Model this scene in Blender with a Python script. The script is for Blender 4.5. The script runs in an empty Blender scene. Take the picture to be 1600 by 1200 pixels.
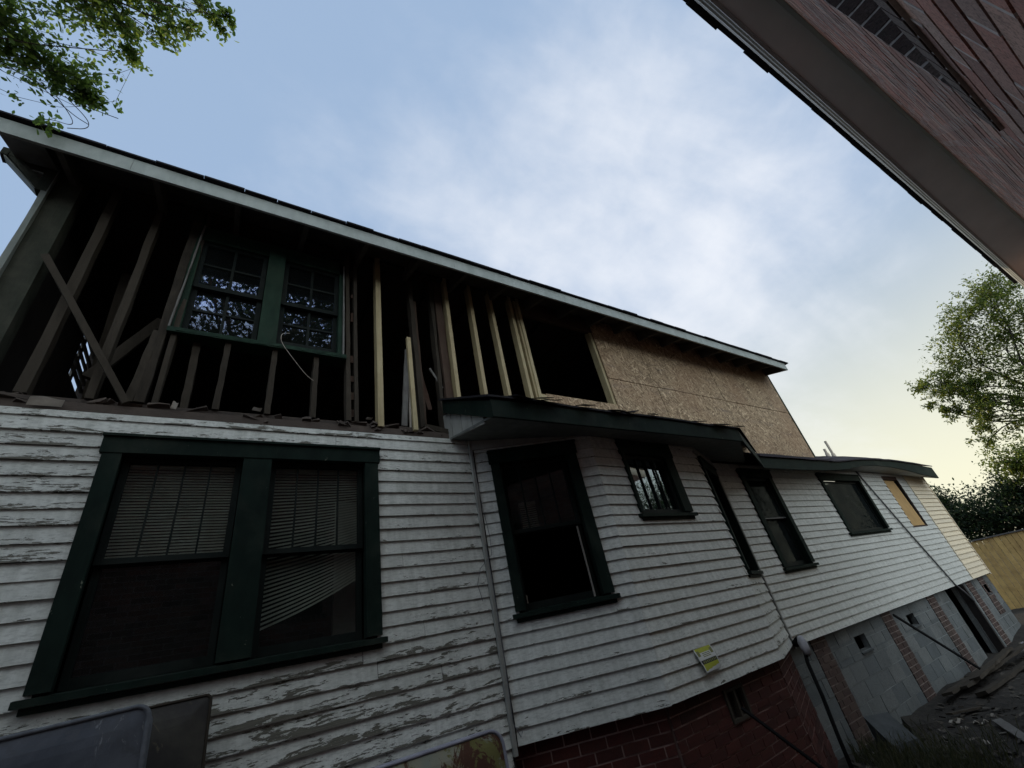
import bpy, math, random
import numpy as np
from mathutils import Vector, Matrix
R = random.Random(7)
sc = bpy.context.scene
COL = sc.collection

# ------------------------------------------------------------------ camera
cam_d = bpy.data.cameras.new("camera"); cam = bpy.data.objects.new("camera", cam_d); COL.objects.link(cam)
cam_d.sensor_width = 36; cam_d.lens = 672/1600*36; cam_d.clip_start = .02; cam_d.clip_end = 3000
cx = Vector((.8395, -.1347, -.5262)).normalized()
cz = Vector((-.1854, .8396, -.5106)); cz = (cz - cz.dot(cx)*cx).normalized()
cy = cz.cross(cx)
M = Matrix((cx, cy, cz)).to_4x4(); M.translation = Vector((0, 0, 1.6))
cam.matrix_world = M
sc.camera = cam
# ------------------------------------------------------------------ light
SUN_EL, SUN_AZ = math.radians(9), math.radians(75)          # azimuth measured from +X towards +Y
w = bpy.data.worlds.new("World"); sc.world = w; w.use_nodes = True
nt = w.node_tree; N = nt.nodes; L = nt.links; N.clear()
def nd(t, **k):
    n = N.new(t)
    for a, b in k.items():
        if a in n.inputs: n.inputs[a].default_value = b
        else: setattr(n, a, b)
    return n
out = nd('ShaderNodeOutputWorld'); bg = nd('ShaderNodeBackground'); L.new(bg.outputs[0], out.inputs[0])
sky = nd('ShaderNodeTexSky'); sky.sky_type = 'NISHITA'; sky.sun_disc = False
sky.sun_elevation = SUN_EL; sky.sun_rotation = math.pi/2 - SUN_AZ; sky.air_density = 1.0; sky.dust_density = 1.2; sky.ozone_density = 1.5
tc = nd('ShaderNodeTexCoord')
def math_(op, a, b=None, c=None, clamp=False):
    m = nd('ShaderNodeMath'); m.operation = op; m.use_clamp = clamp
    for i, v in enumerate((a, b, c)):
        if v is None: continue
        if isinstance(v, (int, float)): m.inputs[i].default_value = v
        else: L.new(v, m.inputs[i])
    return m.outputs[0]
def vdot(v):
    m = nd('ShaderNodeVectorMath'); m.operation = 'DOT_PRODUCT'; L.new(tc.outputs['Generated'], m.inputs[0]); m.inputs[1].default_value = v
    return m.outputs['Value']
sep = nd('ShaderNodeSeparateXYZ'); L.new(tc.outputs['Generated'], sep.inputs[0])
zz = math_('ADD', sep.outputs[2], .35)
cmb = nd('ShaderNodeCombineXYZ'); L.new(math_('DIVIDE', sep.outputs[0], zz), cmb.inputs[0]); L.new(math_('DIVIDE', sep.outputs[1], zz), cmb.inputs[1])
mp = nd('ShaderNodeMapping'); L.new(cmb.outputs[0], mp.inputs[0]); mp.inputs['Scale'].default_value = (1.0, 2.2, 1); mp.inputs['Rotation'].default_value = (0, 0, .9)
n1 = nd('ShaderNodeTexNoise', Scale=1.3, Detail=9.0, Roughness=.52, Distortion=.35); L.new(mp.outputs[0], n1.inputs['Vector'])
n2 = nd('ShaderNodeTexNoise', Scale=7.0, Detail=8.0, Roughness=.6, Distortion=.2); L.new(cmb.outputs[0], n2.inputs['Vector'])
bias = vdot((.64, .40, .66))                                                 # the veil of cloud hangs over this part of the sky
m1 = math_('MULTIPLY_ADD', bias, 3.0, -2.80)
m2 = math_('MULTIPLY_ADD', n1.outputs[0], 1.75, m1)
m3 = math_('MULTIPLY_ADD', n2.outputs[0], .55, m2)
mr = nd('ShaderNodeMapRange'); mr.interpolation_type = 'SMOOTHSTEP'; L.new(m3, mr.inputs[0])
mr.inputs[1].default_value = .70; mr.inputs[2].default_value = 1.75; mr.inputs[3].default_value = 0; mr.inputs[4].default_value = .8
# high thin haze brightens the sky towards the low sun
lowr = nd('ShaderNodeMapRange'); lowr.interpolation_type = 'SMOOTHSTEP'; L.new(sep.outputs[2], lowr.inputs[0])
lowr.inputs[1].default_value = .02; lowr.inputs[2].default_value = .62; lowr.inputs[3].default_value = 1; lowr.inputs[4].default_value = 0
az_ = nd('ShaderNodeMapRange'); az_.interpolation_type = 'SMOOTHSTEP'; L.new(vdot((.95, .3, .1)), az_.inputs[0]); az_.inputs[1].default_value = -.15; az_.inputs[2].default_value = .75; az_.inputs[3].default_value = .12; az_.inputs[4].default_value = 1
lowf = math_('MULTIPLY', lowr.outputs[0], az_.outputs[0])
hz = nd('ShaderNodeMix'); hz.data_type = 'RGBA'; L.new(lowf, hz.inputs[0])
hz.inputs[6].default_value = (3.1, 4.25, 6.05, 1); hz.inputs[7].default_value = (8.6, 8.3, 6.2, 1)
skm = nd('ShaderNodeMix'); skm.data_type = 'RGBA'; skm.inputs[0].default_value = .9
L.new(sky.outputs[0], skm.inputs[6]); L.new(hz.outputs[2], skm.inputs[7])
cl = nd('ShaderNodeMix'); cl.data_type = 'RGBA'; L.new(mr.outputs[0], cl.inputs[0]); L.new(skm.outputs[2], cl.inputs[6]); cl.inputs[7].default_value = (8.3, 8.4, 8.7, 1)
# brighter sky patch added overhead and behind, out of view, to light the facade
vb = nd('ShaderNodeMapRange'); vb.interpolation_type = 'SMOOTHSTEP'; L.new(vdot((-.1, -.8, .6)), vb.inputs[0])
vb.inputs[1].default_value = .58; vb.inputs[2].default_value = .97; vb.inputs[3].default_value = 0; vb.inputs[4].default_value = .9
fill_sky = nd('ShaderNodeMix'); fill_sky.data_type = 'RGBA'; L.new(vb.outputs[0], fill_sky.inputs[0]); L.new(cl.outputs[2], fill_sky.inputs[6]); fill_sky.inputs[7].default_value = (18, 20, 21.5, 1)
L.new(fill_sky.outputs[2], bg.inputs[0]); bg.inputs[1].default_value = .1
sun_d = bpy.data.lights.new("sun", 'SUN'); sun = bpy.data.objects.new("sun", sun_d); COL.objects.link(sun)
sun_d.energy = 2.2; sun_d.angle = math.radians(.5); sun_d.color = (1, .78, .5)
sd = Vector((math.cos(SUN_EL)*math.cos(SUN_AZ), math.cos(SUN_EL)*math.sin(SUN_AZ), math.sin(SUN_EL)))
sun.rotation_euler = sd.to_track_quat('Z', 'Y').to_euler()
sc.view_settings.view_transform = 'Standard'; sc.view_settings.look = 'None'; sc.view_settings.exposure = .3; sc.view_settings.gamma = 1
sc.cycles.max_bounces = 6; sc.cycles.transparent_max_bounces = 24

# ------------------------------------------------------------------ materials
class Mat:
    def __init__(s, name, rough=.8, spec=.3):
        s.m = bpy.data.materials.new(name); s.m.use_nodes = True; s.t = s.m.node_tree; s.N = s.t.nodes; s.L = s.t.links
        s.b = s.N['Principled BSDF']; s.b.inputs['Roughness'].default_value = rough
        s.b.inputs['Specular IOR Level'].default_value = spec
    def n(s, t, **k):
        x = s.N.new(t)
        for a, b in k.items():
            if a in x.inputs: x.inputs[a].default_value = b
            else: setattr(x, a, b)
        return x
    def lk(s, a, b): s.L.new(a, b)
    def pos(s, scale=(1, 1, 1), rot=(0, 0, 0), attr=None):
        if attr: g = s.n('ShaderNodeAttribute'); g.attribute_name = attr; o = g.outputs['Vector']
        else: g = s.n('ShaderNodeNewGeometry'); o = g.outputs['Position']
        m = s.n('ShaderNodeMapping'); s.lk(o, m.inputs[0]); m.inputs['Scale'].default_value = scale; m.inputs['Rotation'].default_value = rot
        return m.outputs[0]
    def noise(s, vec, scale, detail=5, rough=.6, dist=0):
        x = s.n('ShaderNodeTexNoise', Scale=scale, Detail=detail, Roughness=rough, Distortion=dist); s.lk(vec, x.inputs['Vector']); return x.outputs[0]
    def attr(s, name, o='Fac'):
        x = s.n('ShaderNodeAttribute'); x.attribute_name = name; return x.outputs[o]
    def ma(s, op, a, b=None, c=None, clamp=False):
        x = s.n('ShaderNodeMath'); x.operation = op; x.use_clamp = clamp
        for i, v in enumerate((a, b, c)):
            if v is None: continue
            if isinstance(v, (int, float)): x.inputs[i].default_value = v
            else: s.lk(v, x.inputs[i])
        return x.outputs[0]
    def mr(s, v, a, b, c=0, d=1, smooth=True):
        x = s.n('ShaderNodeMapRange'); x.interpolation_type = 'SMOOTHSTEP' if smooth else 'LINEAR'; s.lk(v, x.inputs[0])
        for i, q in enumerate((a, b, c, d)): x.inputs[i+1].default_value = q
        return x.outputs[0]
    def mix(s, f, a, b):
        x = s.n('ShaderNodeMix'); x.data_type = 'RGBA'
        for i, v in ((0, f), (6, a), (7, b)):
            if isinstance(v, (int, float)): x.inputs[i].default_value = v
            elif isinstance(v, tuple): x.inputs[i].default_value = (*v[:3], 1)
            else: s.lk(v, x.inputs[i])
        return x.outputs[2]
    def col(s, c):
        if isinstance(c, tuple): s.b.inputs['Base Color'].default_value = (*c, 1)
        else: s.lk(c, s.b.inputs['Base Color'])
    def bump(s, h, st=.3, d=.01):
        x = s.n('ShaderNodeBump'); x.inputs['Strength'].default_value = st; x.inputs['Distance'].default_value = d
        s.lk(h, x.inputs['Height']); s.lk(x.outputs[0], s.b.inputs['Normal'])

def siding_mat(name, paint, paint2, wood, base):
    m = Mat(name, .6, .25)
    fl = m.noise(m.pos((3.6, 26, 1), attr='bd'), 1.6, 7, .68, .6)      # long flakes that follow the grain
    bl = m.noise(m.pos((2.0, 8, 1), attr='bd'), 1.2, 8, .62, 1.2)      # big patches
    fi = m.noise(m.pos((26, 120, 1), attr='bd'), 1.0, 4, .7)
    pe = m.attr('peel'); v = m.attr('bv')
    f2 = m.noise(m.pos((11, 62, 1), attr='bd'), 1.3, 6, .7, .4)
    a = m.ma('MULTIPLY_ADD', fl, .55, m.ma('MULTIPLY', bl, .62)); a = m.ma('MULTIPLY_ADD', f2, .42, a)
    a = m.ma('MULTIPLY_ADD', fi, .16, a)
    a = m.ma('ADD', a, m.ma('MULTIPLY', pe, .30))
    a = m.ma('ADD', a, m.ma('MULTIPLY', m.ma('MAXIMUM', m.ma('SUBTRACT', .42, v), -.2), .2))
    mask = m.mr(a, base, base+.02)
    rim = m.mr(a, base-.05, base)
    streak = m.noise(m.pos((9, 1.1, 1), attr='bd'), 2.0, 6, .6)
    dirt = m.noise(m.pos((14, 45, 1), attr='bd'), 1.5, 8, .75)
    pc = m.mix(m.mr(streak, .3, .75), paint, paint2)
    pc = m.mix(m.ma('MULTIPLY', m.mr(dirt, .42, .74), .55), pc, (.17, .17, .15))
    pc = m.mix(m.ma('MULTIPLY', m.mr(m.attr('rnd'), 0, 1, 0, 1, False), .22), pc, (.40, .40, .36))
    grain = m.noise(m.pos((6, 190, 1), attr='bd'), 1.0, 5, .6)
    wc = m.mix(m.mr(grain, .3, .7), wood, tuple(c*1.7 for c in wood))
    pc = m.mix(m.ma('MULTIPLY', rim, .35), pc, tuple(c*1.15 for c in paint))
    m.col(m.mix(mask, pc, wc))
    h = m.ma('ADD', m.ma('MULTIPLY', mask, -1.0), m.ma('MULTIPLY', dirt, .25))
    h = m.ma('ADD', h, m.ma('MULTIPLY', rim, .3))
    m.bump(h, .8, .002)
    return m.m
M_SIDE = siding_mat('peeling_white_paint', (.67, .68, .63), (.49, .50, .455), (.095, .09, .072), 1.028)
M_SUNTONE = siding_mat('sun_toned_paint', (.86, .74, .53), (.78, .66, .47), (.20, .17, .12), 1.2)  # siding copy with the warm low sun on the far strip put into its colour

def wood_mat(name, c1, c2, c3, rough=.75, stretch=(7, 7, .7), blot=.5, knots=False, bs=.35):
    m = Mat(name, rough)
    g = m.noise(m.pos(stretch), 6, 8, .7, .8); bt = m.noise(m.pos((1.5, 1.5, 1.5)), 3.5, 6, .65)
    c = m.mix(m.mr(g, .3, .72), c1, c2); c = m.mix(m.ma('MULTIPLY', m.mr(bt, .4, .75), blot), c, c3)
    c = m.mix(m.ma('MULTIPLY', m.attr('rnd'), .5), c, c3)
    m.col(c); m.bump(g, bs, .004); return m.m
M_NEW = wood_mat('fresh_pine', (.50, .425, .25), (.37, .30, .16), (.25, .18, .085), .6, blot=.45)
M_OLD = wood_mat('old_rough_lumber', (.034, .026, .018), (.016, .013, .009), (.060, .048, .034), .9, blot=.55, bs=.8)
M_OLDR = wood_mat('old_reddish_lumber', (.075, .034, .022), (.035, .018, .013), (.09, .07, .05), .9, blot=.5, bs=.8)
M_GREYB = wood_mat('grey_weathered_board', (.22, .215, .20), (.14, .135, .125), (.08, .07, .06), .85, blot=.6)
M_FENCE = wood_mat('yellow_fence_pine', (.78, .54, .20), (.60, .39, .14), (.34, .21, .085), .7, stretch=(7, 7, .5), blot=.7)
M_PLY = wood_mat('plywood', (.55, .36, .15), (.42, .26, .10), (.28, .17, .07), .7, stretch=(6, 6, .6), blot=.45)
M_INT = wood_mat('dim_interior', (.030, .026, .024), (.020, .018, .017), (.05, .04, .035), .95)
M_DECK = wood_mat('dirty_subfloor', (.055, .032, .022), (.03, .02, .016), (.12, .09, .07), .95, stretch=(2, 9, 9), blot=.7, bs=1)
M_RIM = wood_mat('tar_paper_rim', (.060, .048, .040), (.035, .03, .027), (.14, .11, .09), .95, stretch=(3, 9, 14), blot=.65, bs=1)

def paint_mat(name, c1, c2, chip, thr=.66, rough=.45, spec=.35, sc_=(8, 8, 3)):
    m = Mat(name, rough, spec)
    a = m.noise(m.pos(sc_), 1.3, 6, .6); w_ = m.noise(m.pos(), 1.7, 5, .65, .6); b = m.noise(m.pos((11, 11, 6)), 2.2, 7, .7, .4)
    c = m.mix(m.mr(a, .3, .7), c1, c2); c = m.mix(m.ma('MULTIPLY', m.mr(w_, .45, .75), .55), c, tuple(.6*p+.4*q*.5 for p, q in zip(c1, chip))); k = m.mr(b, thr, thr+.015); c = m.mix(k, c, chip)
    m.col(c); m.bump(m.ma('ADD', b, m.ma('MULTIPLY', k, -1)), .35, .003); return m.m
M_GREEN = paint_mat('dark_green_paint', (.0095, .019, .0145), (.006, .012, .0095), (.16, .17, .13), .675, .7, .08)
M_GREENL = paint_mat('weathered_green_paint', (.020, .044, .028), (.012, .026, .018), (.10, .10, .075), .70, .7, .1)
M_SASH = paint_mat('sash_black_green', (.009, .014, .012), (.006, .009, .008), (.12, .12, .10), .78, .6, .12)
M_FASC = paint_mat('off_white_trim', (.35, .385, .36), (.26, .295, .27), (.2, .19, .16), .74, .55)
M_SOFF = paint_mat('dull_soffit_boards', (.10, .09, .075), (.07, .062, .052), (.16, .14, .11), .7, .8)
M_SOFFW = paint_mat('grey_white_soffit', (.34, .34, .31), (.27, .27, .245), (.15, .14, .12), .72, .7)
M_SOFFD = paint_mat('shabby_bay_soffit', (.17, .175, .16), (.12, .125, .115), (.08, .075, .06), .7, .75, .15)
M_PORCH = paint_mat('pale_corner_board', (.22, .24, .215), (.16, .18, .16), (.08, .08, .07), .68, .7)
M_CORN = wood_mat('stained_corner_sheathing', (.024, .031, .020), (.012, .016, .010), (.065, .062, .046), .9, stretch=(9, 9, 1.6), blot=.7, bs=.9)
M_PIPE = paint_mat('pvc_pipe', (.62, .54, .42), (.52, .45, .35), (.3, .27, .2), .75, .5)
M_BLACK = paint_mat('black_pipe', (.008, .008, .009), (.014, .014, .014), (.04, .04, .04), .75, .8, .05)
M_GREYP = paint_mat('grey_conduit', (.16, .16, .165), (.11, .11, .115), (.06, .06, .06), .7, .5)
M_WHITE = paint_mat('white_plastic', (.36, .35, .37), (.24, .24, .26), (.2, .2, .2), .75, .6)

def osb_mat():
    m = Mat('strand_board', .75)
    P = m.pos((1, 1, 1)); wob = m.n('ShaderNodeTexNoise', Scale=14.0, Detail=2.0); m.lk(P, wob.inputs['Vector'])
    cs = None; hh = None
    for i, (ang, s) in enumerate(((.5, 1.0), (-.8, 1.15), (1.5, .9), (2.4, 1.1))):
        v = m.n('ShaderNodeTexVoronoi'); v.feature = 'F1'; v.inputs['Scale'].default_value = 17*s
        mp_ = m.n('ShaderNodeMapping'); m.lk(P, mp_.inputs[0]); mp_.inputs['Rotation'].default_value = (0, ang, 0); mp_.inputs['Location'].default_value = (i*7.3, 0, i*3.1)
        ms = m.n('ShaderNodeMapping'); m.lk(mp_.outputs[0], ms.inputs[0]); ms.inputs['Scale'].default_value = (.55, 1, 2.6)
        mv = m.n('ShaderNodeVectorMath'); mv.operation = 'ADD'; m.lk(ms.outputs[0], mv.inputs[0])
        sv = m.n('ShaderNodeVectorMath'); sv.operation = 'SCALE'; m.lk(wob.outputs['Color'], sv.inputs[0]); sv.inputs['Scale'].default_value = .12; m.lk(sv.outputs[0], mv.inputs[1])
        m.lk(mv.outputs[0], v.inputs['Vector'])
        sp = m.n('ShaderNodeSeparateColor'); m.lk(v.outputs['Color'], sp.inputs[0])
        if cs is None: cs = sp.outputs[0]; pick = sp.outputs[1]
        else:
            gt = m.ma('GREATER_THAN', sp.outputs[1], pick); mx = m.n('ShaderNodeMix'); m.lk(gt, mx.inputs[0]); m.lk(cs, mx.inputs[2]); m.lk(sp.outputs[0], mx.inputs[3])
            cs = mx.outputs[0]; pick = m.ma('MAXIMUM', pick, sp.outputs[1])
    r = m.n('ShaderNodeValToRGB'); m.lk(cs, r.inputs[0]); e = r.color_ramp.elements
    e[0].color = (.17, .115, .066, 1); e[1].color = (.70, .55, .36, 1); e[0].position = .05; e[1].position = .97
    x = e.new(.5); x.color = (.36, .26, .158, 1)
    x = e.new(.85); x.color = (.47, .345, .21, 1)
    st = m.noise(m.pos((1.2, 1.2, 6)), 1.2, 6, .65, .5)
    c = m.mix(m.ma('MULTIPLY', m.mr(st, .52, .74), .55), r.outputs[0], (.13, .105, .10))
    b2 = m.noise(m.pos((1, 1, 1)), .9, 3, .5); c = m.mix(m.ma('MULTIPLY', m.mr(b2, .4, .7), .45), c, (.30, .18, .10))
    m.col(c); m.bump(cs, .5, .003); return m.m
M_OSB = osb_mat()

def brick_mat(name, cols, grime, rough=.85, bd=.006):
    m = Mat(name, rough)
    r = m.n('ShaderNodeValToRGB'); m.lk(m.attr('rnd'), r.inputs[0]); e = r.color_ramp.elements
    e[0].color = (*cols[0], 1); e[1].color = (*cols[-1], 1)
    for i, c in enumerate(cols[1:-1]): x = e.new((i+1)/(len(cols)-1)); x.color = (*c, 1)
    a = m.noise(m.pos(), 22, 8, .7); b = m.noise(m.pos(), 1.3, 5, .6); g2 = m.noise(m.pos(), 90, 4, .7)
    sp_ = m.noise(m.pos(), 150, 4, .75); c = m.mix(m.ma('MULTIPLY', m.mr(a, .42, .72), .45), r.outputs[0], grime); c = m.mix(m.ma('MULTIPLY', m.mr(sp_, .5, .6), .6), c, tuple(q*.28 for q in grime)); sq_ = m.noise(m.pos(), 95, 4, .75); c = m.mix(m.ma('MULTIPLY', m.mr(sq_, .56, .66), .4), c, tuple(min(1, q*2.6) for q in grime)); c = m.mix(m.ma('MULTIPLY', m.mr(b, .45, .7), .5), c, tuple(q*.5 for q in grime))
    m.col(c); m.bump(m.ma('ADD', a, m.ma('MULTIPLY', g2, .5)), .7, bd); return m.m
M_BRN = brick_mat('brown_red_brick', [(.38, .14, .10), (.55, .23, .17), (.24, .11, .085), (.64, .38, .29), (.38, .17, .13), (.18, .085, .07), (.48, .32, .26), (.42, .15, .11)], (.24, .15, .12), bd=.003)
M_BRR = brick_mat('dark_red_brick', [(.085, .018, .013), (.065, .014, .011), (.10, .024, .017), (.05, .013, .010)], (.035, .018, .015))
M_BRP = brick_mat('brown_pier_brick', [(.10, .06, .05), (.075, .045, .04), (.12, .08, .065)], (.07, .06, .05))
M_CMU = brick_mat('concrete_block', [(.155, .17, .168), (.18, .19, .185), (.125, .14, .145), (.165, .18, .178), (.20, .208, .20), (.11, .125, .13)], (.10, .11, .105))
def flat_noise(name, c1, c2, s=6, rough=.9, bs=.6, bd=.01, d=8, spec=.2):
    m = Mat(name, rough, spec); a = m.noise(m.pos(), s, d, .68); b = m.noise(m.pos(), s*.23, 4, .6)
    c = m.mix(m.mr(a, .3, .7), c1, c2); c = m.mix(m.ma('MULTIPLY', m.mr(b, .4, .7), .5), c, tuple(x*.6 for x in c1)); m.col(c); m.bump(a, bs, bd); return m.m
M_MORT = flat_noise('pale_mortar', (.30, .25, .22), (.22, .18, .16), 30)
M_MORTL = flat_noise('bright_mortar', (.62, .54, .49), (.42, .36, .33), 30, bd=.001)
M_MORTR = flat_noise('pinkish_mortar', (.34, .23, .20), (.24, .16, .14), 30)
M_MORTG = flat_noise('grey_mortar', (.26, .28, .27), (.17, .19, .19), 30)
M_DIRT = flat_noise('dark_dirt', (.045, .040, .034), (.022, .020, .018), 9, .95, 1, .03)
M_SHING = flat_noise('asphalt_shingle', (.060, .052, .060), (.032, .028, .034), 60, .9, .8, .004)
M_SHINGB = flat_noise('black_shingle_edge', (.016, .015, .018), (.03, .027, .03), 60, .9, .8, .004)
M_VINYL = flat_noise('grey_vinyl_soffit', (.88, .93, .95), (.80, .86, .88), 2, .6, .1, .002)
M_GUT = flat_noise('grey_aluminium_fascia', (.42, .44, .44), (.36, .375, .38), 3, .45, .1, .002, spec=.5)
M_STONE = flat_noise('grey_stone', (.085, .09, .09), (.05, .055, .055), 7, .9, .6, .01)
M_BLIND = flat_noise('dusty_blind', (.80, .77, .66), (.66, .62, .52), 9, .7, .1, .002)
M_BARK = flat_noise('bark', (.075, .060, .048), (.04, .032, .026), 25, .95, .9, .01)
M_SCRAP = flat_noise('pale_scrap', (.48, .43, .36), (.32, .29, .25), 12, .9, .3, .003)
M_CURT = flat_noise('pale_curtain', (.55, .52, .46), (.42, .40, .36), 4, .9, .2, .004)
M_GCURT = flat_noise('green_grey_curtain', (.055, .075, .07), (.035, .045, .04), 4, .9, .2, .004)
M_TOPROCK = M_SHINGB

def glass_mat(name, tint=.03, refl=1.0, bmp=.03, dirt=(.05, .06, .055), dirtf=.14, gl=(.9, .95, 1)):
    m = bpy.data.materials.new(name); m.use_nodes = True; t = m.node_tree; n = t.nodes; n.clear(); l = t.links
    o = n.new('ShaderNodeOutputMaterial'); tr = n.new('ShaderNodeBsdfTransparent'); tr.inputs[0].default_value = (.8, .83, .82, 1)
    gs = n.new('ShaderNodeBsdfGlossy'); gs.inputs['Roughness'].default_value = .015; gs.inputs[0].default_value = (*gl, 1)
    df = n.new('ShaderNodeBsdfDiffuse'); df.inputs[0].default_value = (*dirt, 1)
    fr = n.new('ShaderNodeFresnel'); fr.inputs[0].default_value = 1.55
    no = n.new('ShaderNodeTexNoise'); no.inputs['Scale'].default_value = 4; no.inputs['Detail'].default_value = 8
    g = n.new('ShaderNodeNewGeometry'); l.new(g.outputs['Position'], no.inputs['Vector'])
    mu = n.new('ShaderNodeMath'); mu.operation = 'MULTIPLY'; l.new(no.outputs[0], mu.inputs[0]); mu.inputs[1].default_value = dirtf
    b = n.new('ShaderNodeBump'); b.inputs['Strength'].default_value = bmp; b.inputs['Distance'].default_value = .01
    n2_ = n.new('ShaderNodeTexNoise'); n2_.inputs['Scale'].default_value = 2.5; l.new(g.outputs['Position'], n2_.inputs['Vector']); l.new(n2_.outputs[0], b.inputs['Height']); l.new(b.outputs[0], gs.inputs['Normal'])
    m1_ = n.new('ShaderNodeMixShader'); l.new(mu.outputs[0], m1_.inputs[0]); l.new(tr.outputs[0], m1_.inputs[1]); l.new(df.outputs[0], m1_.inputs[2])
    m2_ = n.new('ShaderNodeMixShader'); fm = n.new('ShaderNodeMath'); fm.operation = 'MULTIPLY_ADD'; fm.use_clamp = True; l.new(fr.outputs[0], fm.inputs[0]); fm.inputs[1].default_value = refl; fm.inputs[2].default_value = tint; l.new(fm.outputs[0], m2_.inputs[0]); l.new(m1_.outputs[0], m2_.inputs[1]); l.new(gs.outputs[0], m2_.inputs[2])
    l.new(m2_.outputs[0], o.inputs[0]); return m
M_GLASS = glass_mat('window_glass', tint=0, refl=.6)
M_GLASSU = glass_mat('old_upper_glass', tint=0, refl=.5, gl=(.62, .7, 1))
M_MIRR = glass_mat('mirror_film_glass', tint=.26, bmp=.02, gl=(.75, .88, 1))
M_GLASSD = glass_mat('screened_glass', tint=0, refl=.12, dirt=(.016, .02, .02), dirtf=1.1, gl=(.35, .37, .4))

def leaf_mat(name, c1, c2, c3):
    m = bpy.data.materials.new(name); m.use_nodes = True; t = m.node_tree; n = t.nodes; n.clear(); l = t.links
    o = n.new('ShaderNodeOutputMaterial'); at = n.new('ShaderNodeAttribute'); at.attribute_name = 'rnd'
    r = n.new('ShaderNodeValToRGB'); l.new(at.outputs['Fac'], r.inputs[0]); e = r.color_ramp.elements
    e[0].color = (*c1, 1); e[1].color = (*c3, 1); x = e.new(.5); x.color = (*c2, 1)
    d = n.new('ShaderNodeBsdfPrincipled'); d.inputs['Roughness'].default_value = .5; d.inputs['Specular IOR Level'].default_value = .3; l.new(r.outputs[0], d.inputs['Base Color'])
    tl = n.new('ShaderNodeBsdfTranslucent'); hs = n.new('ShaderNodeHueSaturation'); hs.inputs['Value'].default_value = 1.7; hs.inputs['Hue'].default_value = .485; l.new(r.outputs[0], hs.inputs['Color']); l.new(hs.outputs[0], tl.inputs[0])
    m1_ = n.new('ShaderNodeMixShader'); m1_.inputs[0].default_value = .5; l.new(d.outputs[0], m1_.inputs[1]); l.new(tl.outputs[0], m1_.inputs[2]); l.new(m1_.outputs[0], o.inputs[0]); return m
M_LEAF = leaf_mat('overhanging_leaves', (.045, .09, .022), (.10, .18, .034), (.22, .31, .055))
M_LEAF2 = leaf_mat('back_lit_leaves', (.035, .065, .015), (.10, .145, .026), (.26, .29, .05))
M_LEAF3 = leaf_mat('dark_vine_leaves', (.012, .024, .012), (.022, .042, .018), (.045, .075, .022))
M_GRASS = leaf_mat('dull_weeds', (.025, .030, .016), (.045, .05, .022), (.07, .065, .035))

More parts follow.
